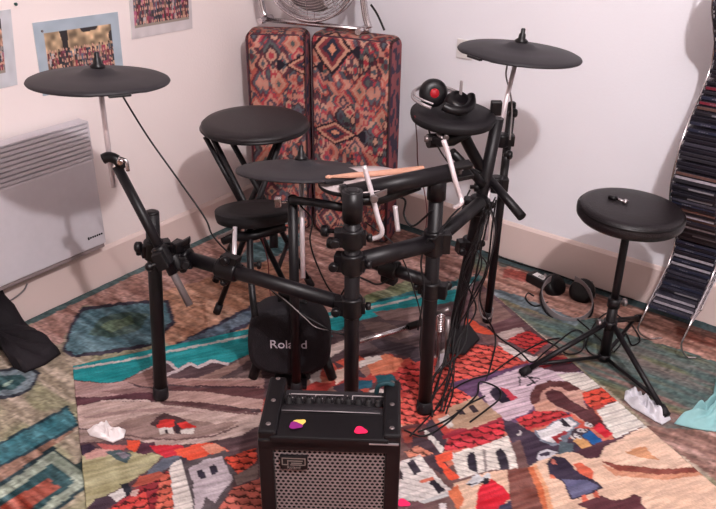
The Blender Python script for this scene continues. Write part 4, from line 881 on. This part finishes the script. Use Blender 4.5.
g = MB(); pch = .0108; zz = zb+.026; row = 0; a0_, a1_ = .034, Wm-.034; zmax = zt-.040
while zz < zmax:
    xx = a0_+pch*.5*(row % 2)
    while xx < a1_:
        V = []
        for rad in (pch/math.sqrt(3)*1.0, pch*.385):
            for k in range(6):
                a = math.pi/6+k*math.pi/3; V.append(ap(min(max(xx+rad*math.cos(a), a0_-.004), a1_+.004), .0065, min(max(zz+rad*math.sin(a), zb+.02), zmax+.004)))
        g.add(V, [(k, (k+1) % 6, 6+(k+1) % 6, 6+k) for k in range(6)], False); xx += pch
    zz += pch*.866; row += 1
o = obj('speaker_grille', g, mat('grille metal', (138, 124, 124), .5, metal=.2, noise=.1), am, recalc=False); sm = o.modifiers.new('s', 'SOLIDIFY'); sm.thickness = .0012
# badge on the grille
bx0, bx1, bz1, bz0 = .046, .105, zt-.052, zt-.088
obj('badge', abox(bx0, bx1, -.001, .006, bz0, bz1), M_plastic, am, .001)
g = MB(); lw_ = .0022
def bar(a0, a1, z0_, z1_): g.box(ap((a0+a1)/2, -.0014, (z0_+z1_)/2), (a1-a0, .001, z1_-z0_), AX)
bar(bx0+.004, bx1-.004, bz1-.006, bz1-.004); bar(bx0+.004, bx0+.006, bz0+.012, bz1-.006); bar(bx0+.004, bx0+.018, bz0+.012, bz0+.014); bar(bx0+.016, bx0+.018, bz0+.012, bz1-.010)
bar(bx0+.016, bx1-.010, bz1-.013, bz1-.011); bar(bx0+.022, bx1-.004, bz0+.012, bz0+.014); bar(bx1-.006, bx1-.004, bz0+.012, bz1-.006); bar(bx0+.024, bx1-.012, bz0+.017, bz0+.019)
obj('badge_mark', g, mat('badge grey', (120, 108, 104), .5), am); text('Roland', .0105, ap((bx0+bx1)/2, -.0014, bz0+.0058), w_, UP, mat('badge lettering', (120, 108, 104), .5), am, 'badge_lettering', .0004)
# recessed control panel with knobs
pz = zt-.020; g = MB(); g.box(ap(Wm/2, Dm*.69, pz-.006), (Wm-.062, Dm*.50, .012), AX); obj('control_panel', g, mat('control panel', (38, 34, 37), .5), am)
obj('handle_strap', MB().grid(lambda s, t: ap(.036+s*(Wm-.072), .088+t*.030, zt-.006+.008*math.sin(math.pi*s)-(.004 if t in (0, 1) else 0)), 16, 3), M_rubber, am)
obj('edge_trim', MB().tube([ap(.04, .087, zt+.0005), ap(Wm/2, .086, zt+.002), ap(Wm-.045, .087, zt+.0005)], .0011, 8), M_silver, am)
nk = 10
M_kn = mat('knob black', (24, 22, 24), .35); M_line = mat('panel lettering', (170, 160, 160), .6); M_pr = mat('panel red', (130, 46, 48), .5)
g = MB(); gr = MB()
for i in range(nk):
    a = .050+i*(Wm-.10)/(nk-1); p = ap(a, .140, pz)
    kb_ = obj('knob', MB().lathe(p, UP, [(.0105, 0), (.0105, .004), (.0085, .005), (.0078, .017), (.006, .018), (0, .018)], 20), M_kn, am)
    obj('pointer', MB().box(p+UP*.0175-bk*.002, (.0015, .006, .001), AX), M_line, kb_)
    g.box(ap(a, .158, pz+.0005), (.016, .0022, .001), AX); 
    if i % 3 != 1: gr.box(ap(a+.004, .128, pz+.0005), (.018, .006, .001), AX)
g.box(ap(Wm*.37, .172, pz+.0005), (Wm*.40, .0022, .001), AX); g.box(ap(Wm*.76, .172, pz+.0005), (Wm*.24, .0022, .001), AX)
for a in (.16, .30, .36, .60, .64, .88): g.box(ap(Wm*a, .165, pz+.0005), (.002, .014, .001), AX)
obj('panel_print', g, M_line, am, label='pale printed scale lines'); obj('panel_stripe', gr, M_pr, am, label='dark red printed fields')
g = MB()
for a in (.020, Wm-.019):
    for d in (.03, .11, .19): g.lathe(ap(a, d, zt+.0085), UP, [(.006, 0), (.005, .0015), (0, .0018)], 14)
obj('screw', g, M_steel, am, split=True)
g = MB()
for a in (.03, Wm-.03):
    for d in (.04, Dm-.03): g.lathe(ap(a, d, .0092), UP, [(.012, 0), (.014, .011)], 14)
obj('rubber_foot', g, M_rubber, am, split=True)
obj('strap_hook', MB().tube(spline([ap(Wm-.055, Dm-.015, zt-.02), ap(Wm-.050, Dm-.02, zt+.006), ap(Wm-.030, Dm-.02, zt+.014), ap(Wm-.016, Dm-.02, zt+.008)], 6), .0055, 12), mat('teal strap', (28, 60, 66), .7), am, label='dark teal strap end')

def pick(p, col, ang, label, n=A3(0, 0, 1), s=1.):
    g = MB(); K = 24; V = []; c_, s2 = math.cos(ang), math.sin(ang)
    for h in (0, .0009):
        for k in range(K):
            a = 2*math.pi*k/K; r = .0125*(1+.16*math.cos(3*a))*s; x_, y_ = r*math.cos(a)*1.12, r*math.sin(a)*.9
            V.append(p+A3(c_*x_-s2*y_, s2*x_+c_*y_, h))
    g.add(V, [tuple(range(K))[::-1], tuple(range(K, 2*K))]+[(k, (k+1) % K, K+(k+1) % K, K+k) for k in range(K)], False)
    tag(obj('guitar_pick', g, mat('pick '+label[:6], col, .35), loc=p), label, 'guitar pick', 'guitar picks')
ztp = zt-.0005
pick(hz(299, 423, ztp+.0015), (236, 196, 96), 1.2, 'yellow guitar pick half under the purple one on the amplifier'); pick(hz(295.5, 425.5, ztp+.003), (124, 30, 110), .5, 'purple guitar pick on the amplifier top'); pick(hz(360.5, 430.5, ztp+.0015), (232, 36, 84), .3, 'pink guitar pick on the right side of the amplifier top'); pick(A3(*hz(403.5, 503, .0115)), (226, 40, 96), .3, 'pink guitar pick on the rug beside the amplifier', s=1.1)

# ------------------------------------------------------------------ crumpled tissue and cloths
def crumple(name, px, h, M, label, cat, seed, sub=26, zoff=.009, amp=1.):
    """an outline on the floor filled by a folded, crumpled sheet with thickness"""
    P = np.array([hz(x, y, zoff) for x, y in px]); c = P.mean(0); n = len(P); r = np.random.default_rng(seed); ph = r.random(8)*6
    g = MB(); N = n*5
    out = []
    for k in range(N):
        i = k//5; f = (k % 5)/5; out.append(P[i]*(1-f)+P[(i+1) % n]*f)
    V = []
    for j in range(sub+1):
        t = j/sub
        for k in range(N):
            q = c+(out[k]-c)*t; a = 2*math.pi*k/N
            e_ = 1-t**4
            z = h*e_*(.45+.30*math.sin(a*3+ph[0]+t*5)*amp+.20*math.sin(a*9+ph[1]-t*11)*amp+.16*math.sin(q[0]*70+ph[2])*math.sin(q[1]*60+ph[3])*amp)
            V.append(A3(q[0], q[1], zoff+.003+max(z, 0)))
    g.add(V, [(j*N+k, j*N+(k+1) % N, (j+1)*N+(k+1) % N, (j+1)*N+k) for j in range(sub) for k in range(N)])
    g.add([v*A3(1, 1, 0)+UP*(zoff+.0005) for v in V[-N:]], [tuple(range(N))[::-1]], False); b0 = sub*N; b1 = (sub+1)*N
    g.f += [(b0+k, b0+(k+1) % N, b1+(k+1) % N, b1+k) for k in range(N)]; g.sm += [True]*N
    return tag(obj(name, g, M, loc=c), label, cat)
crumple('crumpled_tissue', [(87, 431), (96, 426), (108, 424), (113, 430), (126, 431), (124, 438), (113, 443), (101, 439), (90, 436)], .030, M_paper, 'crumpled white tissue lying on the left part of the village rug', 'tissue', 3)
crumple('cloth_bundle', [(625, 392), (632, 389), (638, 396), (650, 401), (660, 408), (671, 420), (662, 425), (654, 421), (643, 414), (632, 408), (624, 400)], .035, M_cloth, 'crumpled white cloth beside the front foot of the right stool', 'cloth', 8, zoff=.002)
crumple('turquoise_cloth', [(674, 424), (690, 412), (712, 398), (716, 378), (725, 372), (760, 380), (760, 440), (716, 432), (694, 429)], .05, M_turq, 'turquoise cloth lying at the right edge of the carpet', 'cloth', 15, zoff=.002)
bgp = [(-40, 315), (0, 330), (8, 350), (20, 372), (40, 368), (60, 357), (58, 345), (50, 334), (30, 330), (10, 318), (-10, 305)]
def bagmesh():
    g = MB(); P = [hz(x, y, .003) for x, y in [(-70, 330), (-20, 318), (12, 322), (34, 333), (50, 340), (61, 354), (45, 365), (25, 373), (14, 368), (2, 350), (-30, 352), (-70, 350)]]
    c = sum(P)/len(P); n = len(P); N = n*4; out = []
    for k in range(N):
        i = k//4; f = (k % 4)/4; out.append(P[i]*(1-f)+P[(i+1) % n]*f)
    V = []
    for j in range(13):
        t = j/12
        for k in range(N):
            q = c+(out[k]-c)*(1-t**3*.999); left = min(1, max(0, ((c-out[k])@RD)/.14+.55)); hgt = .06+.15*left
            q = q*(1+0*t)+RD*.006*math.sin(k*1.3+t*5)*t; V.append(A3(q[0], q[1], .003+hgt*math.sin(math.pi/2*t)*(1+.16*math.sin(k*.7+t*3)+.13*math.sin(k*1.7-t*7)))+RD*(-.03*t*(1-left)))
    g.add(V, [(j*N+k, j*N+(k+1) % N, (j+1)*N+(k+1) % N, (j+1)*N+k) for j in range(12) for k in range(N)]); g.add(V[:N], [tuple(range(N))[::-1]], False); g.add(V[-N:], [tuple(range(N))], False)
    return g, c*A3(1, 1, 0)
g, c = bagmesh(); tag(obj('cloth_bag', g, M_bag, loc=c), 'slumped black cloth bag on the carpet under the heater', 'bag')

# ------------------------------------------------------------------ wavy CD rack
X0, X1 = 1.700, 1.836
prof = [(-.262, .150), (-.20, .165), (-.14, .185), (-.085, .225), (-.068, .265), (-.085, .33), (-.15, .405), (-.22, .47), (-.266, .55), (-.27, .59), (-.262, .68), (-.22, .76), (-.14, .825), (-.098, .88), (-.11, .94), (-.17, .99), (-.24, 1.06), (-.26, 1.15), (-.22, 1.25)]
pf = [(-.262, .140), (-.235, .165), (-.175, .195), (-.115, .232), (-.083, .28), (-.085, .335), (-.135, .395), (-.205, .46), (-.255, .53), (-.272, .60), (-.258, .69), (-.215, .76), (-.150, .82), (-.112, .88), (-.118, .94), (-.17, 1.0), (-.225, 1.06), (-.25, 1.13), (-.235, 1.2)]
PR = [A3(0, y, z) for y, z in pf]; PS = spline(PR, 8)
cr_ = thing('cd_rack', 'tall wavy chrome wire rack filled with CDs at the right edge by the wall', 'CD rack', (X0+.08, -.1, 0))
for xx, f1 in ((X0, hz(662, 338, .004)), (X1, hz(696, 358, .004))):
    side = [p*A3(0, 1, 1)+A3(xx, 0, 0) for p in PS]
    s0 = side[0]; ft = [f1, A3(f1[0]*.5+xx*.5-.01, f1[1]*.6+s0[1]*.4, .012), A3(xx-.008, s0[1]-.012, s0[2]*.55), s0]
    obj('side_wire', MB().tube(spline(ft, 7)[:-1]+side, .0032, 8), M_chrome, cr_)
    obj('side_wire', MB().tube([p+A3(0, .115, .0) for p in side], .0028, 8), M_chrome, cr_)
# shelf wires
for i in range(0, len(PS), 3):
    p = PS[i]; g = MB(); g.tube([A3(X0, p[1], p[2]), A3(X0, p[1]+.115, p[2]), A3(X1, p[1]+.115, p[2]), A3(X1, p[1], p[2])], .0018, 6); obj('shelf_wire', g, M_chrome, cr_)
spc = [('black', (26, 24, 32)), ('navy', (36, 40, 58)), ('dark grey', (58, 56, 66)), ('white', (150, 144, 152)), ('dark red', (110, 34, 48)), ('blue-grey', (84, 86, 100)), ('charcoal', (40, 38, 44)), ('brown', (92, 66, 60)), ('black and white', (30, 28, 34))]
M_case = mat('CD jewel case', (44, 42, 52), .25, noise=.1, coat=.5)
Cm = []
for nm, col in spc:
    me = bpy.data.meshes.new('cd_case'); g = MB(); g.box((0, .0605, 0), (.127, .119, .0102)); n1 = len(g.f); g.box((0, .0, 0), (.122, .0025, .0072)); n2 = len(g.f)
    if nm in ('navy', 'dark red'):
        for k in range(4): g.box((-.030+k*.007, -.0014, 0), (.005, .0006, .002))
    if nm == 'black and white': g.box((.02, -.0014, 0), (.07, .0006, .005))
    me.from_pydata(g.v, [], g.f); me.materials.append(M_case); me.materials.append(mat('CD spine '+nm, col, .35, noise=.25, scale=120)); me.materials.append(mat('spine print', (120, 116, 122), .5))
    me.polygons.foreach_set('material_index', [0]*n1+[1]*(n2-n1)+[2]*(len(g.f)-n2)); Cm.append((nm, me))
rr_ = random.Random(4); L_ = 0; seg = [np.linalg.norm(PS[i+1]-PS[i]) for i in range(len(PS)-1)]
ordn = lambda n: str(n)+('th' if 10 <= n % 100 <= 20 else {1: 'st', 2: 'nd', 3: 'rd'}.get(n % 10, 'th'))
zc = .158; n_ = 0; src = {}
while zc < 1.19:
    for i in range(len(PS)-1):
        if PS[i][2] <= zc < PS[i+1][2]: f = (zc-PS[i][2])/(PS[i+1][2]-PS[i][2]); yy = PS[i][1]*(1-f)+PS[i+1][1]*f; break
    wts = [6, 4, 4, .7, .8, 1.6, 6, 1.2, 2]; idx = rr_.choices(range(len(spc)), wts)[0]
    if n_ in (1, 8, 10, 21, 26): idx = 3
    if abs(zc-.795) < .006 or n_ == 55: idx = 4
    nm, me = Cm[idx]; n_ += 1
    o = bpy.data.objects.new('cd_case', me) if idx not in src else src[idx].copy(); src.setdefault(idx, o); COL.objects.link(o)
    o.location = ((X0+X1)/2+rr_.uniform(-.003, .003), yy-.006+rr_.uniform(-.003, .003), zc); o.rotation_euler = (rr_.uniform(-.02, .02), 0, 0)
    tag(o, 'CD case with %s spine in the wavy rack, %s up from the bottom' % (nm, ordn(n_)), 'CD case', 'CD cases in the wavy rack')
    zc += .0118 if rr_.random() > .05 else .017

# ------------------------------------------------------------------ cables
def cable(pts, label, M=M_cable, r=.0026, name='cable', n=8):
    P = spline(pts, 8); c = sum(P)/len(P); return tag(obj(name, MB().tube(P, r, n), M, loc=c), label, 'cable')
cable([c1-UP*.012+RD*.035, dp(128, 105, 1.9), dp(150, 140, 1.97), dp(180, 182, 2.0), dp(205, 218, 2.02), dp(213, 236, 2.03), dp(232, 256, 2.06), dp(262, 282, 2.04), dp(293, 308, 2.0), dp(330, 330, 1.99), dp(345, 335, 1.99)], 'black cable running from the left cymbal pad down to the rack', r=.0024)
cable([dp(415, 116, 2.09), dp(417, 140, 2.2), dp(418, 165, 2.3), dp(424, 190, 2.4), dp(427, 214, 2.45), dp(425, 240, 2.5), dp(428, 268, 2.6)], 'thin dark red cord hanging from the headphones on the drum pad', M_redcable, .0016)
cable([dp(428, 124, 2.12), dp(430, 134, 2.11), dp(437, 145, 2.08), dp(443, 155, 2.05), dp(452, 165, 2.06), dp(470, 168, 2.1), dp(480, 172, 2.2)], 'black cable looping under the headphone drum pad', r=.0024)
cable([dp(507, 66, 2.14), dp(506, 76, 2.17), dp(510, 92, 2.22), dp(512, 110, 2.26), dp(510, 140, 2.28)], 'black cable under the right cymbal pad', M_greycable, .0024)
cable([dp(489, 205, 2.28), dp(494, 225, 2.30), dp(492, 250, 2.35), dp(484, 275, 2.42), dp(479, 300, 2.52), dp(482, 316, 2.56), dp(490, 318, 2.57), dp(493, 308, 2.54)], 'grey cable looping down the rear right rack post', M_greycable, .0028)
for i, (q, lb) in enumerate([
    ([(487, 210, 2.22), (478, 240, 2.28), (470, 275, 2.33), (462, 310, 2.38), (452, 345, 2.4), (440, 375, 2.36), (430, 405, 2.28)], 'black cable in the bundle beside the leaning rack post, leftmost strand'),
    ([(490, 212, 2.22), (482, 245, 2.28), (474, 285, 2.34), (464, 325, 2.42), (455, 360, 2.4), (446, 390, 2.34), (436, 408, 2.26)], 'black cable in the bundle beside the leaning rack post, middle strand'),
    ([(484, 208, 2.2), (476, 235, 2.26), (463, 270, 2.3), (458, 300, 2.34), (452, 325, 2.36), (445, 356, 2.36), (436, 390, 2.3), (424, 418, 2.24)], 'black cable in the bundle beside the leaning rack post, reaching the front post foot'),
    ([(496, 200, 2.26), (492, 228, 2.3), (488, 262, 2.36), (480, 300, 2.42), (495, 335, 2.50), (492, 360, 2.46), (484, 384, 2.38), (470, 402, 2.3)], 'black cable dropping behind the rear post onto the red woven roof')]):
    cable([dp(*p) for p in q], lb, M_cable, .0028)
def fl(*pts, z=.012): return [hz(x, y, z) for x, y in pts]
cable(fl((410, 436), (440, 405), (452, 390), (470, 380), (490, 374), (510, 360), (530, 348), (548, 340), (560, 338)), 'black cable crossing the rug towards the right stool')
cable(fl((418, 432), (450, 418), (476, 396), (480, 382), (498, 388), (500, 398), (486, 410), (470, 422)), 'black cable looping over the woven doorway on the rug')
cable(fl((404, 430), (424, 436), (446, 424), (466, 406), (485, 396)), 'black cable lying round the foot of the front rack post')
cable(fl((488, 326), (500, 338), (520, 352), (532, 362), (545, 352), (560, 340), (575, 330), (584, 335), (582, 350), (568, 354), (556, 346), (545, 340)), 'black cable coiled on the carpet between the pedal and the right stool')
cable(fl((534, 296), (528, 293), (526, 299), (535, 306), (548, 302), z=.006), 'short black cable loop beside the power adapter')
cable(fl((576, 318), (590, 330), (606, 345), (612, 352), (596, 356), (586, 345), (596, 322), (610, 312), (622, 318), z=.006), 'black cable looping round the base of the right stool')
cable(fl((625, 318), (634, 328), (640, 340), (632, 345), (626, 334), (620, 345), (614, 352), z=.008), 'black cable curled between the legs of the right stool')
cable([A3(.98, .018, .006), A3(1.12, .012, .006), A3(1.26, .022, .006), A3(1.42, .014, .006), A3(1.58, .020, .006)], 'black cable lying along the foot of the right wall', r=.003)
cable([dp(338, 188, 1.99), dp(365, 222, 1.97), dp(392, 242, 1.97), dp(404, 262, 1.98), dp(414, 290, 2.0), dp(421, 318, 2.03), dp(420, 345, 2.06), dp(421, 360, 2.08)][1:], 'thin black cable hanging between the two middle rack posts', r=.0019)
cable([dp(392, 196, 1.97), dp(405, 200, 1.98), dp(404, 215, 2.0), dp(412, 226, 2.0), dp(424, 218, 1.98), dp(432, 210, 1.95)], 'black cable loop under the top bar of the rack', r=.0028)
cable([dp(300, 205, 2.05), dp(312, 220, 2.05), dp(310, 240, 2.08), dp(316, 262, 2.1), dp(330, 290, 2.12), dp(345, 300, 2.14)], 'black cable hanging beside the hi-hat rod', r=.0024)
cable([dp(262, 238, 2.2), dp(268, 262, 2.3), dp(269, 285, 2.35), dp(272, 300, 2.35)], 'thin dark red cord hanging under the left rubber pad', M_redcable, .0016)

rb = random.Random(9)
base_ = [(488, 205, 2.235), (480, 238, 2.27), (471, 275, 2.32), (462, 312, 2.38), (453, 348, 2.385), (441, 382, 2.32), (428, 410, 2.24)]
for k in range(6):
    q = []
    for i, (x, y, t_) in enumerate(base_): q.append(dp(x+rb.uniform(-12, 20)*(1 if i else .4), y+rb.uniform(-8, 8), t_-rb.uniform(0, .04)))
    q[-1][2] = max(q[-1][2], .013); q[-2][2] = max(q[-2][2], .02)
    o = cable(q, 'one of the tangled black cables hanging in a bundle down the leaning rack post', M_cable, rb.choice([.0018, .0024, .0028])); o['group'] = 'tangled cables on the leaning post'
cable([dp(470, 190, 2.1), dp(462, 205, 2.08), dp(450, 218, 2.02), (onp(Bb, Bt, 232))-FD*.035, dp(428, 240, 1.97), dp(421, 262, 2.0), dp(424, 290, 2.02), dp(418, 330, 2.05)], 'black cable wrapped round the top of the front right rack post')
cable([dp(345, 262, 1.95), dp(352, 275, 1.94), dp(340, 300, 1.96), dp(352, 318, 2.0), dp(346, 340, 2.02)], 'short black cable winding down the middle rack post', r=.0022)
cable([dp(236, 262, 2.12), dp(258, 280, 2.05), dp(285, 300, 2.0), dp(305, 318, 1.99), dp(318, 328, 2.0), dp(345, 332, 2.03)], 'thin grey cable drooping in front of the kick pad', M_greycable, .0013)
cable([dp(398, 272, 2.1), dp(380, 284, 2.1), dp(366, 280, 2.1), dp(356, 275, 2.1)], 'black cable loop below the lower cross bars', r=.0028)
# ------------------------------------------------------------------ light
def pl_(loc, e, col, r):
    l = bpy.data.lights.new('room lamp', 'POINT'); l.energy = e; l.color = col; l.shadow_soft_size = r; o = bpy.data.objects.new('room lamp', l); o.location = loc; COL.objects.link(o)
pl_((2.47, -2.05, 2.27), 118, (1, .935, .955), .035)
w_ = bpy.data.worlds.new('world'); S.world = w_; w_.use_nodes = True; w_.node_tree.nodes['Background'].inputs[0].default_value = (.8, .85, 1, 1); w_.node_tree.nodes['Background'].inputs[1].default_value = .03
S.view_settings.view_transform = 'Standard'; S.view_settings.look = 'None'; S.view_settings.gamma = 1; S.view_settings.exposure = .55
